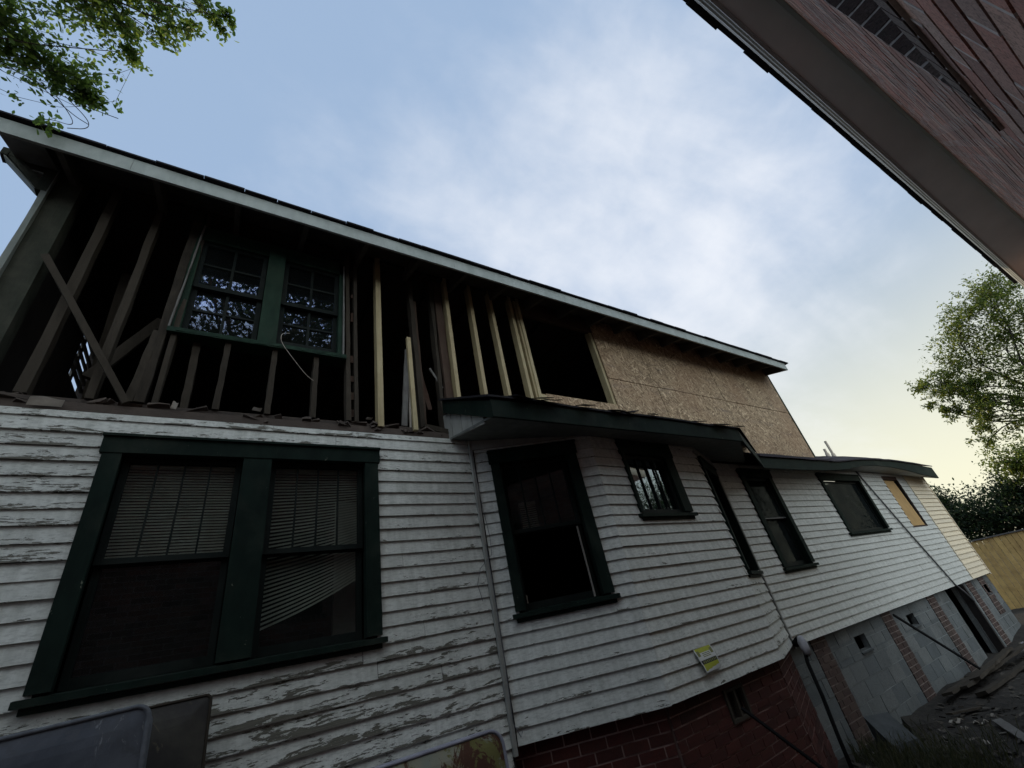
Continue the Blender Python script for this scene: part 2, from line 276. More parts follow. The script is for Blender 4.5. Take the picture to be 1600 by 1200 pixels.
# ------------------------------------------------------------------ helpers
class F:                                                   # a wall frame: (s along, z up, d out of the wall)
    def __init__(f, A, B):
        f.O = Vector((A[0], A[1], 0)); t = Vector((B[0]-A[0], B[1]-A[1], 0)); f.len = t.length; f.t = t.normalized(); f.n = Vector((f.t.y, -f.t.x, 0))
    def p(f, s, z, d=0): v = f.O + f.t*s + f.n*d; return (v.x, v.y, z)
class MB:
    def __init__(s): s.v = []; s.f = []; s.r = []; s.m = []; s.bd = []; s.bv = []; s.pe = []
    def face(s, pts, r=None, m=0, bd=None, bv=None, pe=None):
        i = len(s.v); s.v += [tuple(p) for p in pts]; s.f.append(tuple(range(i, i+len(pts)))); k = R.random() if r is None else r
        s.r += [k]*len(pts); s.m.append(m)
        if bd: s.bd += bd; s.bv += bv; s.pe += pe
    def hexa(s, c, r=None, m=0):                           # 8 corners: bottom 4 (ccw), top 4
        k = R.random() if r is None else r
        for q in ((3, 2, 1, 0), (4, 5, 6, 7), (0, 1, 5, 4), (1, 2, 6, 5), (2, 3, 7, 6), (3, 0, 4, 7)): s.face([c[i] for i in q], k, m)
    def box(s, a, b, r=None, m=0):
        (x0, y0, z0), (x1, y1, z1) = a, b
        s.hexa([(x0, y0, z0), (x1, y0, z0), (x1, y1, z0), (x0, y1, z0), (x0, y0, z1), (x1, y0, z1), (x1, y1, z1), (x0, y1, z1)], r, m)
    def fbox(s, f, s0, s1, z0, z1, d0, d1, r=None, m=0):
        s.hexa([f.p(s0, z0, d1), f.p(s1, z0, d1), f.p(s1, z0, d0), f.p(s0, z0, d0), f.p(s0, z1, d1), f.p(s1, z1, d1), f.p(s1, z1, d0), f.p(s0, z1, d0)], r, m)
    def beam(s, a, b, w, h, up=(0, 0, 1), seg=1, jit=0, r=None, m=0):
        a = Vector(a); b = Vector(b); d = (b-a).normalized(); u = Vector(up); x = d.cross(u)
        if x.length < 1e-3: x = d.cross(Vector((0, 1, 0)))
        x.normalize(); u = x.cross(d).normalized(); k = R.random() if r is None else r; rings = []
        for i in range(seg+1):
            c = a.lerp(b, i/seg); j = lambda: R.uniform(-jit, jit)
            rings.append([c + x*(sx*w/2+j()) + u*(sy*h/2+j()) for sx, sy in ((-1, -1), (1, -1), (1, 1), (-1, 1))])
        for i in range(seg):
            for q in range(4): s.face([rings[i][q], rings[i][(q+1) % 4], rings[i+1][(q+1) % 4], rings[i+1][q]], k, m)
        s.face(rings[0][::-1], k, m); s.face(rings[-1], k, m)
    def tube(s, pts, rad, n=8, r=None):
        pts = [Vector(p) for p in pts]; k = R.random() if r is None else r; rings = []
        rad = rad if isinstance(rad, (list, tuple)) else [rad]*len(pts)
        ref = None
        for i, p in enumerate(pts):
            d = (pts[min(i+1, len(pts)-1)] - pts[max(i-1, 0)]).normalized()
            if ref is None: ref = d.orthogonal().normalized()
            ref = (ref - d*ref.dot(d)); ref = ref.normalized() if ref.length > 1e-4 else d.orthogonal().normalized()
            y = d.cross(ref); rings.append([p + (ref*math.cos(a)+y*math.sin(a))*rad[i] for a in [2*math.pi*j/n for j in range(n)]])
        base = len(s.v)
        for rg in rings: s.v += [tuple(q) for q in rg]; s.r += [k]*n
        for i in range(len(rings)-1):
            for j in range(n):
                s.f.append((base+i*n+j, base+i*n+(j+1) % n, base+(i+1)*n+(j+1) % n, base+(i+1)*n+j)); s.m.append(0)
        s.f.append(tuple(base+j for j in range(n))[::-1]); s.m.append(0)
        s.f.append(tuple(base+(len(rings)-1)*n+j for j in range(n))); s.m.append(0)
    def build(s, name, mats, parent=None, smooth=False, bevel=0):
        me = bpy.data.meshes.new(name); me.from_pydata(s.v, [], s.f)
        a = me.attributes.new('rnd', 'FLOAT', 'POINT'); a.data.foreach_set('value', s.r)
        if s.bd:
            a = me.attributes.new('bd', 'FLOAT_VECTOR', 'POINT'); a.data.foreach_set('vector', [c for p in s.bd for c in p])
            a = me.attributes.new('bv', 'FLOAT', 'POINT'); a.data.foreach_set('value', s.bv)
            a = me.attributes.new('peel', 'FLOAT', 'POINT'); a.data.foreach_set('value', s.pe)
        for m_ in (mats if isinstance(mats, (list, tuple)) else [mats]): me.materials.append(m_)
        if len(me.materials) > 1: me.polygons.foreach_set('material_index', s.m)
        if smooth: me.polygons.foreach_set('use_smooth', [True]*len(me.polygons))
        me.update()
        o = bpy.data.objects.new(name, me); COL.objects.link(o)
        if parent: o.parent = parent; o.matrix_parent_inverse = parent.matrix_world.inverted()
        if bevel:
            b = o.modifiers.new('b', 'BEVEL'); b.width = bevel; b.segments = 2; b.limit_method = 'ANGLE'
        return o
def thing(name, loc, label, cat, group=None):
    o = bpy.data.objects.new(name, None); COL.objects.link(o); o.location = loc; o.matrix_world = Matrix.Translation(loc); return tag(o, label, cat, group)
def tag(o, label, cat, group=None, kind=None):
    o['label'] = label; o['category'] = cat
    if group: o['group'] = group
    if kind: o['kind'] = kind
    return o
def cut(s0, s1, z0, z1, holes):
    zs = sorted({z0, z1, *[z for h in holes for z in h[2:] if z0 < z < z1]}); out_ = []
    for a, b in zip(zs, zs[1:]):
        zm = (a+b)/2; hs = sorted([(h[0], h[1]) for h in holes if h[2] < zm < h[3] and h[1] > s0 and h[0] < s1]); x = s0
        for h in hs:
            if h[0] > x: out_.append((x, min(h[0], s1), a, b))
            x = max(x, h[1])
        if x < s1: out_.append((x, s1, a, b))
    return out_
def wob(x, k): return math.sin(x*1.7+k*2.3)*.5 + math.sin(x*4.1+k*5.1)*.3 + math.sin(x*9.7+k*1.3)*.2
def clapboards(mb, f, s0, s1, z0, z1, e, holes=(), peel=lambda x, z: 0, t=.019, x0=0, warp=1, joint=(1.8, 4.5)):
    k = 0; zb = z0
    while zb < z1-.005:
        zt = min(zb+e, z1); s = s0; seg = []
        while s < s1: n_ = s + R.uniform(*joint); n_ = s1 if n_ > s1-.4 else n_; seg.append((s, n_)); s = n_
        for a, b in seg:
            rr = R.random(); off = R.uniform(-.0015, .0025); uo = R.uniform(0, 60); dzb = R.uniform(-.002, .002)*warp
            for (sa, sb, za, zc) in cut(a+(0 if a == s0 else .0015), b-(0 if b == s1 else .0015), zb, zt, holes):
                nseg = max(1, int((sb-sa)/.16)); kk = k*1.37+f.O.x
                def P(s_, z_):
                    q = (z_-zb)/e; wv = wob(s_+x0, kk)*.0022*warp
                    dd = t*(1-q)+.003*q + off + wv*(1-q); zw = z_ + (dzb+wob(s_*1.6+x0, kk+9)*.0022*warp)*(1-q)
                    return f.p(s_, zw, dd)
                def A_(s_, z_): return (s_+x0+uo, z_, rr), (z_-zb)/e, peel(s_+x0, z_)
                for i in range(nseg):
                    u0 = sa+(sb-sa)*i/nseg; u1 = sa+(sb-sa)*(i+1)/nseg
                    c = [(u0, za), (u1, za), (u1, zc), (u0, zc)]; at = [A_(*q) for q in c]
                    mb.face([P(*q) for q in c], rr, 0, [q[0] for q in at], [q[1] for q in at], [q[2] for q in at])
                    if abs(za-zb) < 1e-6:
                        pa = P(u0, za); pb = P(u1, za); qa = f.p(u0, pa[2], -.004); qb = f.p(u1, pb[2], -.004)
                        at = [A_(u0, za), A_(u1, za)]
                        mb.face([qa, qb, pb, pa], rr, 0, [at[0][0], at[1][0], at[1][0], at[0][0]], [0]*4, [at[0][2]]*4)
                # ends of the boards close the little step
        zb += e; k += 1
def panel(mb, f, s0, s1, z0, z1, d0, d1, holes=(), r=None):
    for (a, b, c, d) in cut(s0, s1, z0, z1, holes): mb.fbox(f, a, b, c, d, d0, d1, r)
def bricks(f, s0, s1, z0, z1, bw, bh, mo, holes=(), proud=.006, jit=.003, inset=0, mb=None, mort=None, half=True, x0=0, keep=None, head=False):
    mb = mb or MB(); mort = mort or MB(); k = int(math.ceil((z1-z0)/bh))
    for (a, b, c, d) in cut(s0, s1, z0, z1, holes): mort.fbox(f, a, b, c, d, -.08+inset, inset)
    for i in range(k):
        za = z0+i*bh; zb = min(za+bh-mo, z1); s = s0 - (bw/2 if (i % 2 and half) else 0) - x0
        while s < s1:
            a, b = max(s, s0), min(s+bw-mo, s1); s += bw
            if b-a < .02: continue
            if keep and not keep((a+b)/2, (za+zb)/2): continue
            for (p, q, r_, t_) in cut(a, b, za, zb, holes):
                if q-p < .015 or t_-r_ < .01: continue
                j = R.uniform(-jit, jit); tl = R.uniform(-1, 1)*jit*.6
                lo = inset-.01; hi = inset+proud+j; sk = R.uniform(-.0015, .0015)
                if head: mort.fbox(f, q-.0005, q+mo+.0005, r_+.001, t_-.001, lo, hi+.0004)
                mb.hexa([f.p(p, r_+sk, hi+tl), f.p(q, r_-sk, hi-tl), f.p(q, r_-sk, lo), f.p(p, r_+sk, lo), f.p(p, t_+sk, hi+tl), f.p(q, t_-sk, hi-tl), f.p(q, t_-sk, lo), f.p(p, t_+sk, lo)])
    return mb, mort

# ------------------------------------------------------------------ ground
GZ = -.17
def gh(x, y):
    h = GZ - .012*max(0, min(x, 14)-6) + .03*wob(x*1.3, y*.7) + .015*wob(y*5, x*2.1)
    h += .10*math.exp(-((x-5.6)**2+(y-3.0)**2)/.5) + .22*math.exp(-((x-17)**2/6+(y-3.0)**2/2))
    h += .10*math.exp(-((x-10)**2/2+(y-3.1)**2/.15))
    return h
xs = [-400, -80, -20]+[(-6+i*.22) for i in range(140)]+[28, 34, 60, 150, 500]; ys = [-400, -80, -20]+[-5+i*.22 for i in range(78)]+[14, 30, 90, 500]
mb = MB(); gv = [(x, y, gh(x, y) if -7 < x < 26 and -6 < y < 13 else GZ-.1) for x in xs for y in ys]
me = bpy.data.meshes.new('ground'); ny = len(ys)
me.from_pydata(gv, [], [(i*ny+j, (i+1)*ny+j, (i+1)*ny+j+1, i*ny+j+1) for i in range(len(xs)-1) for j in range(ny-1)]); me.materials.append(M_DIRT)
me.polygons.foreach_set('use_smooth', [True]*len(me.polygons))
g = bpy.data.objects.new('ground', me); COL.objects.link(g); g['kind'] = 'structure'

# ------------------------------------------------------------------ the old house
XL, XB, XE = -1.53, 9.75, 15.38
YW = 3.5
P0, P1, P2, P3 = (2.01, 3.5), (3.14, 2.975), (4.99, 3.05), (6.05, 3.5)
Z0, Z1 = .977, 3.43
FA = F((0, YW), (1, YW))                 # the main wall: s is world x
FL, FF, FR = F(P0, P1), F(P1, P2), F(P2, P3)
house = thing('old_house', (7, 5, GZ), 'two storey old house with peeling white clapboards, its upper wall stripped to the studs', 'house')

# openings: (s0,s1,z0,z1) in frame coordinates = outer edge of the casing
WA = (-.70, 1.07, 1.765, 3.25)
WL = (.175, 1.055, 1.757, 3.254)
WF = (.41, 1.30, 2.418, 3.31)
WR = (.13, FR.len-.09, 1.76, 3.2)
WT = (6.66, 7.57, 1.745, 3.25)
W2 = (9.30, 11.14, 2.11, 3.25)
W3 = (12.51, 13.42, 2.14, 3.29)
def grow(h, e=.03): return (h[0]+e, h[1]-e, h[2]+e, h[3]-e)
def peelA(x, z):
    p = -.12
    if x < -.3: p = .30 if z > 2.45 else -.04
    if z > 3.2: p = .22 if x < 1.1 else 0
    if z < 1.76: p = .40 - .15*max(0, x-.9)
    if x > 1.05 and z > 1.76: p = .02 + .10*(z < 2.2) - .06*(z > 2.7)
    return p
mb = MB(); clapboards(mb, FA, XL, P0[0]-.03, .58, Z1, .1, [grow(WA)], peelA)
for bx in ():
    pass
mb.build('clapboard_wall', M_SIDE, house)['label'] = 'front stretch of clapboards with badly flaking paint'
mb = MB(); hb = lambda x, z: -.07+.07*(z < 1.75)+.05*math.sin(x*3+z*9)
clapboards(mb, FL, .03, FL.len+.006, Z0, Z1, .1, [grow(WL)], lambda x, z: -.05+.06*(z < 1.7), x0=30)
clapboards(mb, FF, -.006, FF.len+.004, Z0, 3.36, .1, [grow(WF)], hb, x0=40)
clapboards(mb, FR, -.004, FR.len-.02, Z0, 3.36, .1, [grow(WR)], lambda x, z: .18, x0=50)
mb.build('bay_clapboards', M_SIDE, house)
mb = MB(); clapboards(mb, FA, P3[0]+.02, 13.99, .955, 3.36, .1, [grow(WT), grow(W2), grow(W3, 0)], lambda x, z: -.10+.05*math.sin(x*2+z*3), joint=(1.2, 3.5))
mb.build('rear_clapboards', M_SIDE, house)
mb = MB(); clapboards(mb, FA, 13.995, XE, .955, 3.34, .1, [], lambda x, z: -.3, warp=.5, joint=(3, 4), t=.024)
mb.build('sun_toned_clapboards', M_SUNTONE, house)['label'] = 'clapboards at the far corner, their cream colour standing in for warm sunlight'
# wall cores behind the clapboards
mb = MB(); panel(mb, FA, XL, P0[0], .5, Z1, -.12, -.006, [grow(WA, .06)]); panel(mb, FA, P3[0], XE, .955, 3.52, -.12, -.006, [grow(WT, .06), grow(W2, .06), grow(W3, .03)])
for f, h in ((FL, WL), (FF, WF), (FR, WR)): panel(mb, f, .06, f.len-.06, Z0, 3.4, -.12, -.006, [grow(h, .05)])
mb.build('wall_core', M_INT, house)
# corner boards, inner corner strip, frieze
mb = MB()
mb.beam((P0[0]-.012, YW-.024, .93), (P0[0]-.012, YW-.024, 3.44), .03, .032, (0, 1, 0), 24, .0012); mb.build('corner_strip', M_SOFFW, house); mb = MB()
mb.beam((P3[0]+.012, YW-.02, .93), (P3[0]+.012, YW-.02, 3.3), .022, .026, (0, 1, 0), 16, .001)
mb.build('corner_strip', M_SOFFW, house)
mb = MB(); mb.fbox(FA, 13.955, 13.99, .95, 3.34, -.004, .028); mb.build('corner_board', M_SUNTONE, house); mb = MB(); mb.fbox(FA, XE-.004, XE+.03, .93, 3.34, -.1, .032)
mb.build('corner_board', M_SUNTONE, house)
for f_, a, b, c, d in ((FF, -.02, FF.len+.02, 3.305, 3.40), (FL, .02, FL.len+.01, 3.31, 3.42), (FR, 0, FR.len, 3.25, 3.36)): mb = MB(); mb.fbox(f_, a, b, c, d, .004, .032); mb.build('frieze_board', M_SOFFW, house)
mb = MB(); mb.tube([(P0[0]-.02, YW-.05, 3.3), (P0[0]-.0, YW-.06, 2.8), (P0[0]+.03, YW-.07, 2.45), (P0[0]+.02, YW-.07, 2.3), (P0[0]-.1, YW-.05, 2.2), (P0[0]-.14, YW-.04, 2.08), (P0[0]-.11, YW-.035, 1.95)], .0025, 5)
mb.tube([(P0[0]-.005, YW-.045, 2.4), (P0[0]+.004, YW-.05, 1.6), (P0[0]-.004, YW-.045, 1.12), (P0[0]+.03, YW-.07, 1.03), (P0[0]+.055, YW-.06, 1.06)], .0035, 5)
mb.build('wire', M_GREYP, house)

# ---- foundations
GB = -.45
brk, mor = bricks(FL, .0, FL.len-.03, GB, Z0-.01, .215, .075, .011, inset=-.06, x0=.05)
bricks(FF, .03, FF.len-.03, GB, Z0-.01, .215, .075, .011, [(.80, 1.07, .70, .90)], inset=-.06, mb=brk, mort=mor)
bricks(FR, .03, FR.len, GB, Z0-.01, .215, .075, .011, inset=-.06, mb=brk, mort=mor, x0=.1)
bricks(FA, XL, P0[0], GB, .575, .215, .075, .011, inset=-.06, mb=brk, mort=mor)
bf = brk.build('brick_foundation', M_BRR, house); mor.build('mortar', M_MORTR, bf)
mb = MB(); mb.fbox(FF, .80, 1.07, .70, .90, -.12, -.10); bfv = mb
fr_ = MB()
for a, b, c, d in ((.78, .81, .68, .92), (1.06, 1.09, .68, .92), (.81, 1.06, .68, .705), (.81, 1.06, .895, .92), (.92, .945, .705, .895)): fr_.fbox(FF, a, b, c, d, -.085, -.04)
fr_.build('crawl_vent', M_OLD, bf)
mb.build('vent_back', M_INT, bf)
VEN = [(7.76, 8.12, .615, .80), (9.82, 10.16, .625, .80), (12.23, 12.88, -.5, .955), (14.62, 14.86, .60, .78)]
PIER = [(6.60, 6.99), (8.93, 9.30), (11.09, 11.50), (13.62, 13.98)]
brk, mor = bricks(FA, P3[0], XE, GB, .95, .405, .2, .009, VEN+[(a-.01, b+.01, GB, .95) for a, b in PIER], inset=-.07, proud=.004, jit=.003)
cf = brk.build('block_foundation', M_CMU, house); mor.build('mortar', M_MORTG, cf)
for a, b in PIER:
    brk, mor = bricks(FA, a, b, GB, .95, .2, .075, .012, VEN, inset=-.064, proud=.006, jit=.003)
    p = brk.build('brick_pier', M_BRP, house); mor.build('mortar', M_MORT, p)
for (a, b, c, d) in (VEN[0], VEN[1], VEN[3]):
    mb = MB(); mb.hexa([FA.p(a, c-.03, -.045), FA.p(b, c-.03, -.045), FA.p(b, c, -.13), FA.p(a, c, -.13), FA.p(a, c-.01, -.045), FA.p(b, c-.01, -.045), FA.p(b, c+.02, -.13), FA.p(a, c+.02, -.13)]); mb.build('vent_sill', M_STONE, cf)
brk, mor = bricks(FA, 14.53, 14.95, .49, .92, .2, .075, .012, [VEN[3]], inset=-.06, proud=.006)
bricks(FA, 14.50, 14.92, .2, .48, .2, .075, .012, [], inset=-.06, proud=.006, mb=brk, mort=mor)
p = brk.build('brick_patch', M_BRP, house); mor.build('mortar', M_MORT, p)
mb = MB(); mb.box((XL, 3.9, GB), (XE, 4.0, .9)); mb.box((XE-.12, 3.57, GB), (XE, 9, .95)); mb.box((12.9, 3.43, -.3), (12.98, 3.60, .95))
mb.box((XL, 4.0, .86), (XE, 9, .95)); mb.build('crawl_space', M_INT, house)

# ---- windows
def window(f, o, units, zm, yaw=0, mv=3, mh=0, lower=True, blind=(), label=None, green=M_GREEN, deep=.045, lowglass=True, glass=M_GLASS, single=False, sill_out=.06, cas=.10, head=.115):
    s0, s1, z0, z1 = o; mb = MB(); zs = z0+.07
    mb.fbox(f, s0-.015, s1+.015, z1-head, z1, -.02, .045); mb.fbox(f, s0-.02, s1+.02, z1, z1+.018, -.004, .06)
    edges = [s0]+[q for u in units for q in u]+[s1]
    for a, b in zip(edges[::2], edges[1::2]):
        nseg = 8; mb.beam(f.p((a+b)/2, zs, .013), f.p((a+b)/2, z1-head, .013), b-a, .052, tuple(f.n), nseg, .0007)
        mb.fbox(f, a+.012, b-.012, zs, z1-head, -.10, -.014)
    mb.hexa([f.p(s0-.03, z0+.018, sill_out), f.p(s1+.03, z0+.018, sill_out), f.p(s1+.03, z0+.03, -.1), f.p(s0-.03, z0+.03, -.1), f.p(s0-.03, z0+.052, sill_out), f.p(s1+.03, z0+.052, sill_out), f.p(s1+.03, zs+.0, -.1), f.p(s0-.03, zs+.0, -.1)])
    mb.fbox(f, s0, s1, z0-.012, z0+.0175, -.004, .028)
    w_ = mb.build('window', green, house, bevel=.0035)
    if label: w_['label'] = label
    zt = z1-head
    for (a, b) in units:
        a += .004; b -= .004
        def sash(za, zb, d, nv, nh, glassy=True, rail=.035, bot=None):
            m_ = MB(); st_ = .038; bt = bot or rail
            m_.fbox(f, a, a+st_, za, zb, d-.03, d); m_.fbox(f, b-st_, b, za, zb, d-.03, d)
            m_.fbox(f, a+st_, b-st_, za, za+bt, d-.03, d-.001); m_.fbox(f, a+st_, b-st_, zb-rail, zb, d-.03, d-.001)
            gw = (b-a-2*st_)
            for i in range(nv): c = a+st_+gw*(i+1)/(nv+1); m_.fbox(f, c-.0055, c+.0055, za+bt, zb-rail, d-.026, d-.004)
            for i in range(nh): c = za+bt+(zb-rail-za-bt)*(i+1)/(nh+1); m_.fbox(f, a+st_, b-st_, c-.008, c+.008, d-.0255, d-.0045)
            m_.build('sash', M_SASH, w_)
            if glassy:
                g_ = MB(); u0, u1, g0, g1 = a+st_-.004, b-st_+.004, za+bt-.004, zb-rail+.004
                g_.hexa([f.p(u0, g0, d-.014), f.p(u1, g0, d-.014-yaw), f.p(u1, g0, d-.018-yaw), f.p(u0, g0, d-.018), f.p(u0, g1, d-.014), f.p(u1, g1, d-.014-yaw), f.p(u1, g1, d-.018-yaw), f.p(u0, g1, d-.018)]); g_.build('glass_pane', glass, w_)
        if single: sash(zs, zt, -deep, mv, mh)
        else:
            sash(zm-.012, zt, -deep+.005, mv, mh)
            if lower: sash(zs, zm+.014, -deep-.03, 0 if not mh else mv, mh, lowglass, bot=.055)
    return w_
uA = [(-.60, .083), (.268, .962)]
wA = window(FA, WA, uA, 2.465, label='big double window with a sagging blind behind its lower right pane')
def blind(f, a, b, zt, zb, d, slope=0, fan=0, n=None, par=None, pitch=.02):
    m_ = MB(); n = n or int((zt-zb)/pitch)
    for i in range(n+1):
        q = i/n; z_ = zt+(zb-zt)*q; dl = -fan*q**1.3; L0 = z_+dl
        sg = 8
        for j in range(sg):
            u0, u1 = j/sg, (j+1)/sg
            sag = lambda u: L0+(z_-L0)*u**1.0 - (.02*q*math.sin(u*math.pi) if fan else 0)
            za, zc = sag(u0), sag(u1); xa, xc = a+(b-a)*u0, a+(b-a)*u1
            m_.face([f.p(xa, za, d+.004), f.p(xc, zc, d+.004), f.p(xc, zc+.015, d-.004), f.p(xa, za+.015, d-.004)])
    m_.fbox(f, a, b, zt, zt+.03, d-.02, d+.02)
    m_.build('blind', M_BLIND, par)
blind(FA, -.58, .065, 3.10, 2.50, -.105, par=wA)
blind(FA, .285, .945, 3.10, 2.25, -.125, fan=.27, n=42, par=wA)
m_ = MB(); m_.fbox(FA, .80, .99, 1.2, 2.9, -.30, -.28); m_.build('curtain', M_CURT, wA)
wL = window(FL, WL, [(.262, .955)], 2.475, lowglass=False, label='tall bay window with its lower pane missing', deep=.07)
m_ = MB(); m_.fbox(FL, .90, .908, 1.83, 2.44, -.09, -.06); m_.build('torn_strip', M_SCRAP, wL); m_ = MB(); m_.fbox(FL, .30, .32, 1.83, 1.95, -.14, -.135); m_.build('torn_strip', M_SCRAP, wL)
blind(FL, .45, .62, 2.80, 2.52, -.4, par=wL)
wF = window(FF, WF, [(.455, 1.15)], 0, single=True, label='small square window reflecting trees', head=.18, deep=-.004, yaw=.022, glass=M_MIRR)
m_ = MB(); m_.fbox(FF, 1.151, 1.21, 2.488, 3.13, -.03, -.02); m_.build('side_board', M_GREEN, wF)
wR = window(FR, WR, [(WR[0]+.09, WR[1]-.09)], 2.475, lowglass=False, mv=0, label='dark narrow window on the far side of the bay', deep=.06)
wT = window(FA, WT, [(6.76, 7.47)], 2.50, mv=0, label='tall dark screened window beyond the bay', glass=M_GLASSD, deep=.02, cas=.09)
m_ = MB(); m_.fbox(FA, 6.76, 7.47, 2.488, 2.500, -.018, -.006); m_.build('screen_bar', M_GREYP, wT)
w2 = window(FA, W2, [(9.40, 11.04)], 0, mv=0, single=True, label='wide dark window under the sagging eave', glass=M_GLASSD, deep=.03)
m_ = MB()
for i in range(9): m_.fbox(FA, 10.35+i*.075, 10.41+i*.075, 2.2, 2.88, -.16-(i % 2)*.02, -.13)
m_.build('curtain', M_GCURT, w2); m_ = MB(); m_.fbox(FA, 10.25, 10.5, 2.85, 2.875, -.1, -.09); m_.build('tape_strip', M_GREYP, w2)
# boarded window
m_ = MB(); m_.fbox(FA, W3[0], W3[1], 3.21, 3.29, -.05, .01); m_.fbox(FA, W3[0]-.01, W3[0]+.011, W3[2], 3.21, -.05, .012); m_.fbox(FA, W3[1]-.01, W3[1]+.01, W3[2], 3.21, -.05, .012); m_.fbox(FA, W3[0], W3[1], W3[2]-.01, W3[2]+.012, -.05, .012)
w3 = m_.build('window', M_OLDR, house); w3['label'] = 'window opening boarded with bright plywood near the sun toned far corner'
m_ = MB(); m_.hexa([FA.p(12.54, 2.165, .004), FA.p(13.35, 2.165, -.006), FA.p(13.35, 2.165, -.02), FA.p(12.54, 2.165, -.01), FA.p(12.53, 3.19, .004), FA.p(13.18, 3.19, -.006), FA.p(13.18, 3.19, -.02), FA.p(12.53, 3.19, -.01)]); m_.build('plywood_sheet', M_PLY, w3)

# ---- ground floor interior
mb = MB(); mb.box((XL, 6.5, .95), (XE, 6.6, 3.40)); mb.box((9.78, 6.38, 3.41), (XE, 6.48, 4.72)); mb.box((9.78, 6.25, 4.0), (XE, 6.37, 4.70)); mb.box((XE-.13, 3.66, 3.31), (XE-.03, 6.37, 3.6)); mb.box((XL, YW+.12, .955), (XE, 6.5, 1.0)); mb.box((XL, 3.62, .95), (XL+.1, 6.5, 3.44))
mb.box((2.2, 3.75, 1.0), (2.3, 6.5, 3.4)); mb.box((5.9, 3.75, 1.0), (6.0, 6.5, 3.4)); mb.box((8.4, 3.7, 1.0), (8.5, 6.5, 3.4)); mb.box((11.8, 3.7, 1.0), (11.9, 6.5, 3.4)); mb.box((XE-.14, 3.6, .95), (XE-.02, 6.5, 3.3))
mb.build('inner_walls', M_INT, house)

# ---- upper storey: rim, deck, studs
mb = MB(); mb.box((XL, YW+.0, 3.432), (1.98, YW+.12, 3.50)); mb.box((XL, YW+.03, 3.50), (1.98, YW+.10, 3.545))
for i in range(46):
    x = R.uniform(XL+.05, 1.85); w_ = R.uniform(.04, .22)
    mb.beam((x, YW+R.uniform(-.005, .07), 3.49+R.uniform(-.03, .05)), (x+w_, YW+R.uniform(-.005, .07), 3.50+R.uniform(-.04, .05)), R.uniform(.02, .07), R.uniform(.005, .025), (0, .3, 1), 2, .006)
mb.build('rim_board', M_RIM, house)
mb = MB(); mb.box((XL+.02, YW+.12, 3.40), (XB-.02, 9, 3.47)); mb.build('upper_floor', M_DECK, house)
def stud(x0, z0, x1, z1, y=YW+.05, w=.045, d=.09, mat=M_OLD, seg=10, jit=.003, label=None):
    m_ = MB(); m_.beam((x0, y, z0), (x1, y, z1), w, d, (0, 1, 0), seg, jit); o = m_.build('stud', mat, house)
    if label: o['label'] = label
    return o
ZT = 5.74
stud(-1.19, 3.545, -1.16, ZT, w=.06, jit=.004); stud(-.865, 3.545, -.845, ZT, w=.05, jit=.004)
stud(-.60, 3.55, -.56, ZT, w=.06, jit=.005); stud(-.52, 3.55, -.49, ZT, w=.035, jit=.004); stud(-.66, 3.55, -.62, 4.2, w=.05, jit=.005)
stud(.835, 3.545, .80, ZT, w=.04, y=YW+.045, mat=M_OLD); stud(.905, 3.545, .885, ZT, w=.035, y=YW+.05)
for z in (3.6, 3.78, 3.98, 4.2, 4.72, 5.05, 5.35): mb = MB(); mb.box((.852, YW+.03, z), (.885, YW+.09, z+R.uniform(.05, .12))); mb.build('block', M_OLDR, house)
NEW = 'fresh yellow pine stud'
stud(1.115, 3.50, 1.135, ZT, w=.055, y=YW+.02, mat=M_NEW, jit=.0007, label=NEW)
for a, b, c in ((1.965, 3.55, 2.0), (2.315, 3.6, 2.345), (2.645, 3.6, 2.655), (2.965, 3.6, 2.985), (3.10, 3.6, 3.115)): stud(a, b, c, ZT, w=.045, y=YW+.045, mat=M_NEW, jit=.0006, label=NEW)
stud(3.065, 3.6, 3.07, ZT, w=.03, y=YW+.06, mat=M_NEW, jit=.0006, label=NEW)
stud(1.555, 3.545, 1.55, ZT, w=.05, y=YW+.10, jit=.005); stud(1.60, 3.545, 1.60, 5.3, w=.035, y=YW+.14, mat=M_OLDR, jit=.004)
stud(1.895, 3.55, 1.905, ZT, w=.09, d=.05, y=YW+.085, mat=M_OLDR, jit=.007); stud(1.80, 3.55, 1.83, ZT, w=.04, y=YW+.12, jit=.006)
for x in (-.15, .20, .54): stud(x, 3.545, x+.005, 4.19, w=.042, jit=.003)
stud(-.35, 3.545, -.36, 4.19, w=.05, y=YW+.12, mat=M_OLD); stud(-1.02, 3.5, -1.08, 5.3, w=.07, y=4.2)
mb = MB(); mb.box((XL+.1, YW+.01, 5.70), (3.15, YW+.10, 5.79)); mb.build('top_plate', M_OLD, house)
mb = MB(); mb.fbox(FA, -1.53, -1.37, 3.45, 5.74, -.12, .012); mb.build('corner_sheathing', M_CORN, house)
mb = MB(); mb.beam((-1.545, YW-.03, 3.45), (-1.545, YW-.03, 5.68), .035, .04, (0, 1, 0), 14, .002); mb.build('corner_board', M_PORCH, house)
